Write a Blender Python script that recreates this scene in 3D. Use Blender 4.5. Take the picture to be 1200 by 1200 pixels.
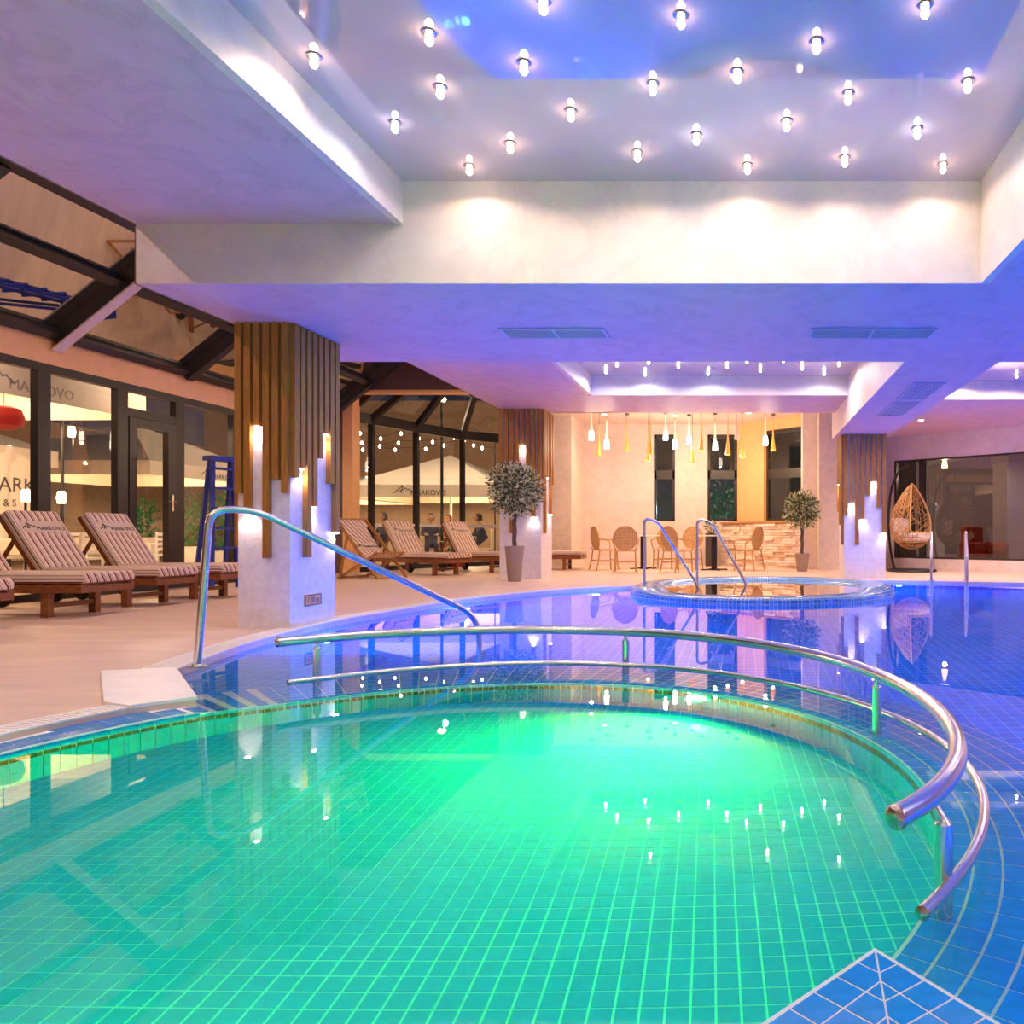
import bpy, bmesh, math, random
import numpy as np
from mathutils import Vector, Matrix

# ------------------------------------------------------------------ scene reset
for o in list(bpy.data.objects):
    bpy.data.objects.remove(o, do_unlink=True)
SC = bpy.context.scene
COL = SC.collection
R = math.radians
random.seed(7)

# ------------------------------------------------------------------ camera
HC, F, CX, CY = 0.8, 890.0, 872.0, 625.0
cam_d = bpy.data.cameras.new('camera')
cam_d.sensor_fit = 'HORIZONTAL'
cam_d.sensor_width = 36
cam_d.lens = 36 * F / 1200
cam_d.shift_x = (600 - CX) / 1200
cam_d.shift_y = (CY - 600) / 1200
cam_d.clip_start = 0.02
cam_d.clip_end = 200
cam = bpy.data.objects.new('camera', cam_d)
cam.location = (0, 0, HC)
cam.rotation_euler = (R(90), 0, 0)
COL.objects.link(cam)
SC.camera = cam

# ------------------------------------------------------------------ world (night sky), view
w = bpy.data.worlds.new('world')
SC.world = w
w.use_nodes = True
w.node_tree.nodes['Background'].inputs[0].default_value = (0.016, 0.020, 0.034, 1)
w.node_tree.nodes['Background'].inputs[1].default_value = 0.5
vs = SC.view_settings
vs.view_transform = 'Standard'
vs.look = 'None'
vs.gamma = 1
vs.exposure = 1.08
vs.use_curve_mapping = False
cy = SC.cycles
cy.max_bounces = 10
cy.diffuse_bounces = 5
cy.glossy_bounces = 5
cy.transmission_bounces = 8
cy.transparent_max_bounces = 24
cy.sample_clamp_indirect = 6
cy.blur_glossy = 0.6
cy.use_denoising = True

# ------------------------------------------------------------------ lamp strengths
P_SPOT = 4.0        # each crystal spotlight in the coffers
P_COLUMN = 3.0       # each small lamp in the column slats
P_PENDANT = 10.0
P_DOWN = 45.0        # added fill downlights
P_BLUE = 74.0        # each underwater lamp in the large pool
P_GREEN = 620.0
P_TERRACE = 130.0
WARM = (1.0, 0.78, 0.56)
COOL = (0.82, 0.92, 1.0)

# ------------------------------------------------------------------ pixel helpers
def G(x, y, z=0.0):
    Y = (HC - z) * F / (y - CY)
    return Vector(((x - CX) / F * Y, Y, z))
def at(x, y, Y):
    return Vector(((x - CX) / F * Y, Y, HC - (y - CY) / F * Y))
def zat(y, Y):
    return HC - (y - CY) / F * Y
def onX(x, X):
    return X * F / (x - CX)
def px(p):
    return (CX + F * p[0] / p[1], CY + F * (HC - p[2]) / p[1])

# ------------------------------------------------------------------ materials
M = {}
def nd(nt, t, **kw):
    n = nt.nodes.new(t)
    for k, v in kw.items():
        setattr(n, k, v)
    return n
def mat(name, col=(.8, .8, .8), rough=.5, metal=0, spec=.5, emit=None, estr=0, var=0, vscale=8,
        bump=0, bscale=60, coat=0, stretch=(1, 1, 1)):
    m = bpy.data.materials.new(name)
    m.use_nodes = True
    nt = m.node_tree
    b = nt.nodes['Principled BSDF']
    b.inputs['Base Color'].default_value = (*col, 1)
    b.inputs['Roughness'].default_value = rough
    b.inputs['Metallic'].default_value = metal
    b.inputs['Specular IOR Level'].default_value = spec
    b.inputs['Coat Weight'].default_value = coat
    b.inputs['Coat Roughness'].default_value = 0.03
    if emit:
        b.inputs['Emission Color'].default_value = (*emit, 1)
        b.inputs['Emission Strength'].default_value = estr
    if var or bump:
        tc = nd(nt, 'ShaderNodeTexCoord')
        mp = nd(nt, 'ShaderNodeMapping')
        mp.inputs['Scale'].default_value = stretch
        nt.links.new(tc.outputs['Object'], mp.inputs[0])
    if var:
        n = nd(nt, 'ShaderNodeTexNoise')
        n.inputs['Scale'].default_value = vscale
        n.inputs['Detail'].default_value = 6
        n.inputs['Roughness'].default_value = .6
        nt.links.new(mp.outputs[0], n.inputs['Vector'])
        r = nd(nt, 'ShaderNodeValToRGB')
        r.color_ramp.elements[0].position = .32
        r.color_ramp.elements[1].position = .68
        r.color_ramp.elements[0].color = (*[c * (1 - var) for c in col], 1)
        r.color_ramp.elements[1].color = (*[min(1, c * (1 + var)) for c in col], 1)
        nt.links.new(n.outputs['Fac'], r.inputs[0])
        nt.links.new(r.outputs[0], b.inputs['Base Color'])
    if bump:
        n2 = nd(nt, 'ShaderNodeTexNoise')
        n2.inputs['Scale'].default_value = bscale
        n2.inputs['Detail'].default_value = 4
        nt.links.new(mp.outputs[0], n2.inputs['Vector'])
        bp = nd(nt, 'ShaderNodeBump')
        bp.inputs['Strength'].default_value = bump
        bp.inputs['Distance'].default_value = .01
        nt.links.new(n2.outputs['Fac'], bp.inputs['Height'])
        nt.links.new(bp.outputs[0], b.inputs['Normal'])
    M[name] = m
    return m

def emat(name, col, strength):
    m = bpy.data.materials.new(name)
    m.use_nodes = True
    nt = m.node_tree
    nt.nodes.clear()
    e = nd(nt, 'ShaderNodeEmission')
    e.inputs[0].default_value = (*col, 1)
    e.inputs[1].default_value = strength
    o = nd(nt, 'ShaderNodeOutputMaterial')
    nt.links.new(e.outputs[0], o.inputs[0])
    M[name] = m
    return m

def plaster(name, col, vein, amount=.5, rough=.45):
    """polished plaster with faint darker trowel veins"""
    m = mat(name, col, rough)
    nt = m.node_tree
    b = nt.nodes['Principled BSDF']
    tc = nd(nt, 'ShaderNodeTexCoord')
    n = nd(nt, 'ShaderNodeTexNoise')
    n.inputs['Scale'].default_value = 1.3
    n.inputs['Detail'].default_value = 7
    n.inputs['Roughness'].default_value = .62
    n.inputs['Distortion'].default_value = 1.2
    nt.links.new(tc.outputs['Object'], n.inputs['Vector'])
    s = nd(nt, 'ShaderNodeMath', operation='SUBTRACT'); s.inputs[1].default_value = .5
    a = nd(nt, 'ShaderNodeMath', operation='ABSOLUTE')
    nt.links.new(n.outputs['Fac'], s.inputs[0]); nt.links.new(s.outputs[0], a.inputs[0])
    r = nd(nt, 'ShaderNodeValToRGB')
    r.color_ramp.elements[0].position = 0.0
    r.color_ramp.elements[0].color = (*[c * (1 - amount) + v * amount for c, v in zip(col, vein)], 1)
    r.color_ramp.elements[1].position = 0.035
    r.color_ramp.elements[1].color = (*col, 1)
    nt.links.new(a.outputs[0], r.inputs[0])
    n3 = nd(nt, 'ShaderNodeTexNoise'); n3.inputs['Scale'].default_value = 5; n3.inputs['Detail'].default_value = 5
    nt.links.new(tc.outputs['Object'], n3.inputs['Vector'])
    mx = nd(nt, 'ShaderNodeMix', data_type='RGBA', blend_type='MULTIPLY')
    mx.inputs[0].default_value = .25
    nt.links.new(r.outputs[0], mx.inputs[6]); nt.links.new(n3.outputs['Fac'], mx.inputs[7])
    nt.links.new(mx.outputs[2], b.inputs['Base Color'])
    return m

def glass(name, tint=(1, 1, 1), boost=1.0, rough=0.0):
    """thin pane: see-through plus a Fresnel mirror"""
    m = bpy.data.materials.new(name)
    m.use_nodes = True
    nt = m.node_tree
    nt.nodes.clear()
    t = nd(nt, 'ShaderNodeBsdfTransparent'); t.inputs[0].default_value = (*tint, 1)
    g = nd(nt, 'ShaderNodeBsdfGlossy'); g.inputs['Roughness'].default_value = rough
    fr = nd(nt, 'ShaderNodeFresnel'); fr.inputs[0].default_value = 1.5
    mu = nd(nt, 'ShaderNodeMath', operation='MULTIPLY'); mu.inputs[1].default_value = boost; mu.use_clamp = True
    mx = nd(nt, 'ShaderNodeMixShader')
    o = nd(nt, 'ShaderNodeOutputMaterial')
    nt.links.new(fr.outputs[0], mu.inputs[0]); nt.links.new(mu.outputs[0], mx.inputs[0])
    nt.links.new(t.outputs[0], mx.inputs[1]); nt.links.new(g.outputs[0], mx.inputs[2])
    nt.links.new(mx.outputs[0], o.inputs[0])
    M[name] = m
    return m

def water_mat():
    m = bpy.data.materials.new('water')
    m.use_nodes = True
    b = m.node_tree.nodes['Principled BSDF']
    b.inputs['Base Color'].default_value = (0.93, 0.985, 1, 1)
    b.inputs['Roughness'].default_value = 0.0
    b.inputs['IOR'].default_value = 1.33
    b.inputs['Transmission Weight'].default_value = 1.0
    M['water'] = m

def grid_mat(name, tile, grout, size, gap, rough=.12, uv=False, var=.12):
    """small square mosaic: brick texture without offset"""
    m = mat(name, tile, rough)
    nt = m.node_tree
    b = nt.nodes['Principled BSDF']
    tc = nd(nt, 'ShaderNodeTexCoord')
    br = nd(nt, 'ShaderNodeTexBrick')
    br.offset = 0
    br.inputs['Scale'].default_value = 1
    br.inputs['Brick Width'].default_value = size
    br.inputs['Row Height'].default_value = size
    br.inputs['Mortar Size'].default_value = gap
    br.inputs['Mortar Smooth'].default_value = .1
    br.inputs['Color1'].default_value = (*[c * (1 - var) for c in tile], 1)
    br.inputs['Color2'].default_value = (*[min(1, c * (1 + var)) for c in tile], 1)
    br.inputs['Mortar'].default_value = (*grout, 1)
    nt.links.new(tc.outputs['UV' if uv else 'Object'], br.inputs['Vector'])
    nt.links.new(br.outputs['Color'], b.inputs['Base Color'])
    return m

def stripe_mat(name):
    m = mat(name, (.8, .8, .8), .85, spec=.2)
    nt = m.node_tree
    b = nt.nodes['Principled BSDF']
    tc = nd(nt, 'ShaderNodeTexCoord')
    sx = nd(nt, 'ShaderNodeSeparateXYZ')
    nt.links.new(tc.outputs['Object'], sx.inputs[0])
    k = nd(nt, 'ShaderNodeMath', operation='MULTIPLY_ADD'); k.inputs[1].default_value = .55
    nt.links.new(sx.outputs['Z'], k.inputs[0]); nt.links.new(sx.outputs['Y'], k.inputs[2])
    d = nd(nt, 'ShaderNodeMath', operation='DIVIDE'); d.inputs[1].default_value = .078
    nt.links.new(k.outputs[0], d.inputs[0])
    f = nd(nt, 'ShaderNodeMath', operation='FRACT')
    nt.links.new(d.outputs[0], f.inputs[0])
    r = nd(nt, 'ShaderNodeValToRGB')
    cr = r.color_ramp
    cr.interpolation = 'CONSTANT'
    cream = (.86, .68, .56, 1); mar = (.20, .030, .036, 1); brn = (.07, .025, .024, 1); pink = (.55, .34, .29, 1)
    cr.elements[0].position = 0; cr.elements[0].color = cream
    cr.elements[1].position = .36; cr.elements[1].color = mar
    for p, c in ((.58, cream), (.70, brn), (.78, cream), (.94, pink)):
        e = cr.elements.new(p); e.color = c
    nt.links.new(f.outputs[0], r.inputs[0])
    nt.links.new(r.outputs[0], b.inputs['Base Color'])
    return m

def wood(name, col, dark, rough=.4, scale=(1, 1, 12)):
    m = mat(name, col, rough)
    nt = m.node_tree
    b = nt.nodes['Principled BSDF']
    tc = nd(nt, 'ShaderNodeTexCoord')
    mp = nd(nt, 'ShaderNodeMapping')
    mp.inputs['Scale'].default_value = scale
    n = nd(nt, 'ShaderNodeTexNoise'); n.inputs['Scale'].default_value = 6; n.inputs['Detail'].default_value = 5
    nt.links.new(tc.outputs['Object'], mp.inputs[0]); nt.links.new(mp.outputs[0], n.inputs['Vector'])
    r = nd(nt, 'ShaderNodeValToRGB')
    r.color_ramp.elements[0].position = .35; r.color_ramp.elements[0].color = (*dark, 1)
    r.color_ramp.elements[1].position = .65; r.color_ramp.elements[1].color = (*col, 1)
    nt.links.new(n.outputs['Fac'], r.inputs[0]); nt.links.new(r.outputs[0], b.inputs['Base Color'])
    return m

plaster('plaster', (.92, .75, .70), (.62, .46, .44), .18)
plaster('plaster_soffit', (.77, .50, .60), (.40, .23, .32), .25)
plaster('wall_cream', (.86, .72, .64), (.6, .45, .38), .2, .6)
mat('wall_peach', (.88, .50, .22), .6, var=.05)
mat('wall_brown', (.15, .075, .065), .6, var=.1)
mat('coffer_gloss', (.66, .46, .52), .035, spec=.9, coat=1.0)
mat('deck', (.70, .50, .41), .52, var=.10, vscale=3, stretch=(.4, 2.5, 1))
mat('column_stone', (.80, .74, .73), .45, var=.10, vscale=14, bump=.25, bscale=45)
mat('pier_stone', (.66, .54, .44), .5, var=.10, vscale=9)
wood('slat_wood', (.46, .185, .022), (.33, .12, .012), .5, (14, 14, 1))
wood('lounger_wood', (.33, .11, .035), (.18, .05, .018), .35, (2, 14, 14))
wood('deckchair_wood', (.50, .24, .075), (.34, .14, .04), .35, (3, 3, 3))
wood('rattan', (.62, .36, .13), (.42, .21, .06), .45, (20, 20, 20))
mat('frame', (.035, .028, .026), .35)
mat('chrome', (.80, .78, .74), .22, 1)
mat('chrome_cap', (.62, .50, .46), .22, 1)
mat('dark_metal', (.03, .026, .028), .4, .6)
mat('white_grate', (.88, .84, .84), .5)
mat('white_slab', (.86, .82, .83), .45, var=.04)
mat('tile_blue', (.012, .34, .92), .10, var=.10, vscale=30)
mat('tile_dry', (.02, .22, .62), .14, var=.15, vscale=30)
mat('tile_basin', (.003, .27, .74), .12, var=.05, vscale=20)
mat('tile_brown', (.30, .075, .02), .25, var=.5, vscale=25)
mat('grout', (.80, .84, .86), .6)
mat('grout_green', (.10, .58, .82), .6)
grid_mat('mosaic_main', (.01, .34, .92), (.25, .68, .97), .09, .0035)
grid_mat('mosaic_tub', (.05, .32, .72), (.55, .72, .85), .045, .004, uv=True, var=.35)
stripe_mat('stripes')
mat('print_cream', (.70, .54, .44), .8)
mat('print_ink', (.07, .055, .055), .7)
mat('plaque', (.85, .36, .10), .5)
mat('cushion', (.80, .70, .58), .85)
mat('pot', (.36, .26, .20), .6, bump=.3, bscale=30)
mat('soil', (.06, .04, .03), .9)
mat('bark', (.14, .085, .06), .8, bump=.5, bscale=40)
mat('leaf_dark', (.055, .10, .035), .5, var=.5, vscale=6)
mat('leaf_light', (.62, .60, .36), .5, var=.25, vscale=6)
mat('hedge', (.015, .16, .035), .6, var=.5, vscale=14)
mat('canvas', (.80, .68, .54), .8, var=.03)
mat('canvas_shaded', (.20, .165, .15), .8)  # canvas with its backlit shading put into the colour
mat('terrace_floor', (.30, .20, .13), .7, var=.2)
mat('terrace_wall', (.60, .42, .26), .7, var=.1)
mat('dark_wall', (.055, .042, .038), .7)
mat('red', (.55, .02, .02), .6)
mat('blue_paint', (.02, .035, .33), .4)
mat('white_paint', (.80, .76, .70), .5)
mat('curtain', (.33, .30, .34), .8)
mat('skin', (.62, .34, .22), .6)
mat('hair', (.05, .03, .02), .6)
mat('cloth_navy', (.03, .04, .09), .8)
mat('cloth_orange', (.55, .20, .08), .8)
mat('vent', (.60, .54, .62), .5)
mat('vent_dark', (.34, .30, .40), .6)
mat('stone_split', (.86, .70, .58), .8, var=.2, vscale=6, bump=.6, bscale=25)
mat('stone_warm', (.74, .50, .36), .8, var=.2, vscale=6, bump=.6, bscale=25)
mat('amber_glass', (.62, .26, .05), .08, spec=.8, emit=(1, .42, .08), estr=.22)
emat('lamp_warm', (1, .82, .58), 13)
emat('lamp_cool', (.78, .90, 1), 13)
emat('lamp_column', (1, .84, .80), 22)
emat('pendant_white', (1, .85, .66), 7)
emat('pendant_core', (1, .75, .40), 16)
mat('pendant_neck', (.85, .72, .58), .2, emit=(1, .62, .34), estr=.35)
emat('terrace_lamp', (1, .62, .30), 5)
emat('teal_lamp', (.15, .75, .80), 3)
emat('green_lamp', (.25, 1, .45), 22)
emat('blue_lamp', (.25, .40, 1), 3)
glass('pane', (.96, .95, .92), 1.5)
glass('pane_dark', (.5, .40, .36), 3.2)
glass('pane_roof', (.30, .24, .20), .75)
water_mat()

# ------------------------------------------------------------------ mesh builder
class MB:
    def __init__(self):
        self.v = []; self.f = []; self.mi = []; self.uv = {}
    def add(self, vs, fs, mi=0):
        o = len(self.v)
        self.v += [tuple(p) for p in vs]
        self.f += [tuple(i + o for i in q) for q in fs]
        self.mi += [mi] * len(fs)
        return self
    def box(self, a, b, mi=0):
        (x0, y0, z0), (x1, y1, z1) = a, b
        return self.add([(x0, y0, z0), (x1, y0, z0), (x1, y1, z0), (x0, y1, z0), (x0, y0, z1), (x1, y0, z1), (x1, y1, z1), (x0, y1, z1)],
                        [(0, 3, 2, 1), (4, 5, 6, 7), (0, 1, 5, 4), (1, 2, 6, 5), (2, 3, 7, 6), (3, 0, 4, 7)], mi)
    def bar(self, p, q, w, h, up=(0, 0, 1), mi=0):
        """rectangular bar from p to q, w wide, h thick along up"""
        p = Vector(p); q = Vector(q)
        d = (q - p).normalized(); u = Vector(up)
        s = d.cross(u)
        if s.length < 1e-4:
            s = d.cross(Vector((1, 0, 0)))
        s.normalize(); u = s.cross(d).normalized()
        s *= w / 2; u *= h / 2
        return self.add([p - s - u, p + s - u, p + s + u, p - s + u, q - s - u, q + s - u, q + s + u, q - s + u],
                        [(0, 3, 2, 1), (4, 5, 6, 7), (0, 1, 5, 4), (1, 2, 6, 5), (2, 3, 7, 6), (3, 0, 4, 7)], mi)
    def tube(self, pts, r, seg=10, closed=False, cap=True, mi=0):
        pts = [Vector(p) for p in pts]
        n = len(pts)
        rr = r if isinstance(r, (list, tuple)) else [r] * n
        ref = None; vs = []
        for i, p in enumerate(pts):
            if closed:
                t = pts[(i + 1) % n] - pts[i - 1]
            else:
                t = pts[min(i + 1, n - 1)] - pts[max(i - 1, 0)]
            t.normalize()
            if ref is None:
                ref = Vector((0, 0, 1)) if abs(t.z) < .9 else Vector((1, 0, 0))
            s = t.cross(ref)
            if s.length < 1e-5:
                s = t.orthogonal()
            s.normalize(); ref = s.cross(t).normalized()
            for k in range(seg):
                a = 2 * math.pi * k / seg
                vs.append(p + (s * math.cos(a) + ref * math.sin(a)) * rr[i])
        fs = []
        for i in range(n if closed else n - 1):
            j = (i + 1) % n
            for k in range(seg):
                l = (k + 1) % seg
                fs.append((i * seg + k, i * seg + l, j * seg + l, j * seg + k))
        if cap and not closed:
            fs.append(tuple(range(seg))[::-1]); fs.append(tuple((n - 1) * seg + k for k in range(seg)))
        return self.add(vs, fs, mi)
    def lathe(self, prof, seg=24, c=(0, 0, 0), cap=True, mi=0):
        vs = []; n = len(prof)
        for r, z in prof:
            for k in range(seg):
                a = 2 * math.pi * k / seg
                vs.append((c[0] + r * math.cos(a), c[1] + r * math.sin(a), c[2] + z))
        fs = []
        for i in range(n - 1):
            for k in range(seg):
                l = (k + 1) % seg
                fs.append((i * seg + k, i * seg + l, (i + 1) * seg + l, (i + 1) * seg + k))
        if cap:
            fs.append(tuple(range(seg))[::-1]); fs.append(tuple((n - 1) * seg + k for k in range(seg)))
        return self.add(vs, fs, mi)
    def prism(self, poly, z0, z1, mi=0):
        n = len(poly)
        vs = [(p[0], p[1], z0) for p in poly] + [(p[0], p[1], z1) for p in poly]
        fs = [tuple(range(n))[::-1], tuple(range(n, 2 * n))] + [(i, (i + 1) % n, n + (i + 1) % n, n + i) for i in range(n)]
        return self.add(vs, fs, mi)
    def mesh(self, name, mats, smooth=False):
        me = bpy.data.meshes.new(name)
        me.from_pydata(self.v, [], self.f)
        for m in (mats if isinstance(mats, (list, tuple)) else [mats]):
            me.materials.append(M[m])
        if any(self.mi):
            me.polygons.foreach_set('material_index', self.mi)
        if smooth:
            me.polygons.foreach_set('use_smooth', [True] * len(me.polygons))
            if smooth != 'all':
                me.set_sharp_from_angle(angle=R(40))
        me.update()
        return me
    def build(self, name, mats, parent=None, smooth=False, loc=None, rot=None):
        return link(name, self.mesh(name, mats, smooth), parent, loc, rot)

def link(name, me, parent=None, loc=None, rot=None):
    o = bpy.data.objects.new(name, me)
    COL.objects.link(o)
    if parent: o.parent = parent
    if loc is not None: o.location = loc
    if rot is not None: o.rotation_euler = rot
    return o

def rbox(a, b, bev=.02, seg=2):
    """rounded box as MB"""
    bm = bmesh.new()
    bmesh.ops.create_cube(bm, size=1)
    s = [b[i] - a[i] for i in range(3)]; c = [(b[i] + a[i]) / 2 for i in range(3)]
    for v in bm.verts:
        v.co = Vector((v.co.x * s[0] + c[0], v.co.y * s[1] + c[1], v.co.z * s[2] + c[2]))
    bmesh.ops.bevel(bm, geom=bm.edges[:], offset=bev, segments=seg, profile=.6, affect='EDGES')
    m = MB()
    bm.verts.index_update()
    m.add([v.co[:] for v in bm.verts], [[v.index for v in f.verts] for f in bm.faces])
    bm.free()
    return m

def tag(o, label=None, cat=None, group=None, kind=None):
    if label: o['label'] = label
    if cat: o['category'] = cat
    if group: o['group'] = group
    if kind: o['kind'] = kind
    return o
def empty(name, loc=(0, 0, 0), rz=0):
    o = bpy.data.objects.new(name, None)
    o.empty_display_size = .1
    COL.objects.link(o)
    o.location = loc
    o.rotation_euler = (0, 0, rz)
    return o
def copy_tree(o, parent=None):
    c = o.copy()
    COL.objects.link(c)
    c.parent = parent
    for ch in o.children:
        copy_tree(ch, c)
    return c
def struct(name, mb, m, parent=None, smooth=False):
    return tag(mb.build(name, m, parent, smooth), kind='structure')
def light(name, kind, loc, power, col, parent=None, radius=.03, rot=None, angle=None, blend=.6):
    d = bpy.data.lights.new(name, kind)
    d.energy = power; d.color = col
    if kind in ('POINT', 'SPOT'): d.shadow_soft_size = radius
    if kind == 'SPOT':
        d.spot_size = angle; d.spot_blend = blend
    o = bpy.data.objects.new(name, d)
    COL.objects.link(o)
    o.location = loc
    if rot is not None: o.rotation_euler = rot
    if parent: o.parent = parent
    return o

def spline(pts, n=8, closed=False):
    """Catmull-Rom through 2D/3D points"""
    P = [Vector(p) for p in pts]; m = len(P); out = []
    for i in range(m if closed else m - 1):
        p0 = P[(i - 1) % m] if closed or i > 0 else P[0]
        p1 = P[i]; p2 = P[(i + 1) % m]
        p3 = P[(i + 2) % m] if closed or i + 2 < m else P[-1]
        for k in range(n):
            t = k / n
            out.append(.5 * ((2 * p1) + (p2 - p0) * t + (2 * p0 - 5 * p1 + 4 * p2 - p3) * t * t + (3 * p1 - p0 - 3 * p2 + p3) * t ** 3))
    if not closed: out.append(P[-1])
    return out

def clip(poly, a, b):
    """keep the part of poly left of the line a->b (Sutherland-Hodgman)"""
    def s(p): return (b[0] - a[0]) * (p[1] - a[1]) - (b[1] - a[1]) * (p[0] - a[0])
    out = []
    for i in range(len(poly)):
        p, q = poly[i], poly[(i + 1) % len(poly)]
        sp, sq = s(p), s(q)
        if sp >= 0: out.append(p)
        if (sp >= 0) != (sq >= 0):
            t = sp / (sp - sq)
            out.append((p[0] + t * (q[0] - p[0]), p[1] + t * (q[1] - p[1])))
    return out
def area(poly):
    return abs(sum(poly[i][0] * poly[(i + 1) % len(poly)][1] - poly[(i + 1) % len(poly)][0] * poly[i][1] for i in range(len(poly)))) / 2

# ------------------------------------------------------------------ lettering
_txt = {}
def text_mb(body, size, depth=.002):
    key = (body, size, depth)
    if key not in _txt:
        cu = bpy.data.curves.new('lettering', 'FONT')
        cu.body = body; cu.size = size; cu.extrude = depth
        cu.align_x = 'CENTER'; cu.align_y = 'CENTER'; cu.resolution_u = 3
        o = bpy.data.objects.new('lettering', cu)
        COL.objects.link(o)
        dg = bpy.context.evaluated_depsgraph_get()
        me = bpy.data.meshes.new_from_object(o.evaluated_get(dg))
        vs = [tuple(v.co) for v in me.vertices]; fs = [tuple(p.vertices) for p in me.polygons]
        bpy.data.objects.remove(o, do_unlink=True)
        bpy.data.curves.remove(cu)
        bpy.data.meshes.remove(me)
        _txt[key] = (vs, fs)
    return _txt[key]
MOUNT = [[(-1, 0), (-.72, .30), (-.62, .24), (-.25, .78), (.02, .42), (.12, .5), (.28, .30), (.45, .40), (.75, .06)],
         [(-.45, .10), (-.25, .40), (-.33, .05), (-.2, .10)], [(-.25, .78), (-.22, .42), (-.12, .3)]]
def logo_mb(size, stroke, f):
    """mountain line drawing plus lettering, mapped through f(x, y, z)->xyz"""
    m = MB()
    vs, fs = text_mb('MARKOVO', size)
    m.add([f(v[0] + size * 1.15, v[1] - size * .28, v[2]) for v in vs], fs)
    for line in MOUNT:
        for p, q in zip(line, line[1:]):
            a = Vector((p[0] * size * 1.45 - size * 2.15, p[1] * size * 1.4 - size * .30, 0)); b = Vector((q[0] * size * 1.45 - size * 2.15, q[1] * size * 1.4 - size * .30, 0))
            d = (b - a).normalized(); n = Vector((-d.y, d.x, 0)) * stroke / 2
            c = [a - n - d * stroke * .3, b - n + d * stroke * .3, b + n + d * stroke * .3, a + n - d * stroke * .3]
            m.add([f(p_.x, p_.y, -.002) for p_ in c] + [f(p_.x, p_.y, .002) for p_ in c],
                  [(0, 3, 2, 1), (4, 5, 6, 7), (0, 1, 5, 4), (1, 2, 6, 5), (2, 3, 7, 6), (3, 0, 4, 7)])
    return m

# =================================================================== STRUCTURE
ZB, ZS, ZC, ZA = 2.56, 2.98, 3.283, 3.53       # beam soffit, side soffit, coffer top, dining ceiling
XL, XR = -2.405, 1.67                            # coffer sides
XE = -4.285                                      # edge of the solid ceiling towards the glass
XW = -8.3                                        # glass wall
YB0, YB1 = 5.364, 7.79                           # cross beam
YC2 = 11.98                                      # far side of second coffer
WATER = -0.04

# --- water outline (hole in the deck)
hole_l = [G(230, 820), G(150, 831), G(60, 849), G(0, 863)]
arc = spline([p.xy for p in hole_l[1:]] + [Vector(p) for p in ((-3.0, 2.5), (-2.9, 1.9), (-2.6, 1.35), (-2.1, .9), (-1.5, .62))], 4)
back_edge = spline([Vector(p) for p in ((7.5, 12.0), (4.53, 12.35), (2.59, 12.9), (1.4, 13.0), (0, 12.85), (-1.0, 12.2), (-1.8, 11.45), (-2.65, 10.63), (-3.35, 9.2), (-3.62, 7.7), (-3.72, 6.9), (-3.66, 6.0), (-3.56, 5.35), (-3.40, 4.72), (-3.33, 4.47))], 5)
HOLE = [hole_l[0].xy] + arc + [Vector(p) for p in ((-.9, .45), (1.5, .45), (7.5, .45))] + back_edge

def deck_mesh():
    bm = bmesh.new()
    outer = [(-8.3, -3), (9.5, -3), (9.5, 21), (-8.3, 21)]
    def loop(pts):
        vs = [bm.verts.new((p[0], p[1], 0)) for p in pts]
        return [bm.edges.new((vs[i], vs[(i + 1) % len(vs)])) for i in range(len(vs))]
    e = loop(outer) + loop(HOLE)
    bmesh.ops.triangle_fill(bm, edges=e, use_beauty=True, use_dissolve=False)
    # remove triangles that fell inside the hole
    def inside(p):
        c = False; n = len(HOLE)
        for i in range(n):
            a, b = HOLE[i], HOLE[i - 1]
            if (a[1] > p[1]) != (b[1] > p[1]) and p[0] < (b[0] - a[0]) * (p[1] - a[1]) / (b[1] - a[1]) + a[0]:
                c = not c
        return c
    bad = [f for f in bm.faces if inside(f.calc_center_median())]
    if bad: bmesh.ops.delete(bm, geom=bad, context='FACES')
    for f in bm.faces:
        if f.normal.z < 0: f.normal_flip()
    m = MB()
    bm.verts.index_update()
    m.add([v.co[:] for v in bm.verts], [[v.index for v in f.verts] for f in bm.faces])
    bm.free()
    n = len(HOLE)
    m.add([(p[0], p[1], 0) for p in HOLE] + [(p[0], p[1], -.10) for p in HOLE],
          [(i, n + i, n + (i + 1) % n, (i + 1) % n) for i in range(n)])
    return m
floor = struct('floor', deck_mesh(), 'deck')

# --- ceilings
def slab(x0, x1, y0, y1, z, t=.05):
    return MB().box((x0, y0, z), (x1, y1, z + t))
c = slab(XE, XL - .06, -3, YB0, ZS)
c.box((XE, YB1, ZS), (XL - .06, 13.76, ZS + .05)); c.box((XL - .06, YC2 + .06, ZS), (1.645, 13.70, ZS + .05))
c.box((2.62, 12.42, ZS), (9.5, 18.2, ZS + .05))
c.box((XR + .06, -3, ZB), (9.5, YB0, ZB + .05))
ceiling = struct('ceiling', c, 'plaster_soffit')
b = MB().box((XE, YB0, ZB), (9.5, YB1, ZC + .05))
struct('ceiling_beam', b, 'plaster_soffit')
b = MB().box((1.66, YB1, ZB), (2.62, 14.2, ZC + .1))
struct('ceiling_beam', b, 'plaster_soffit')
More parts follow.
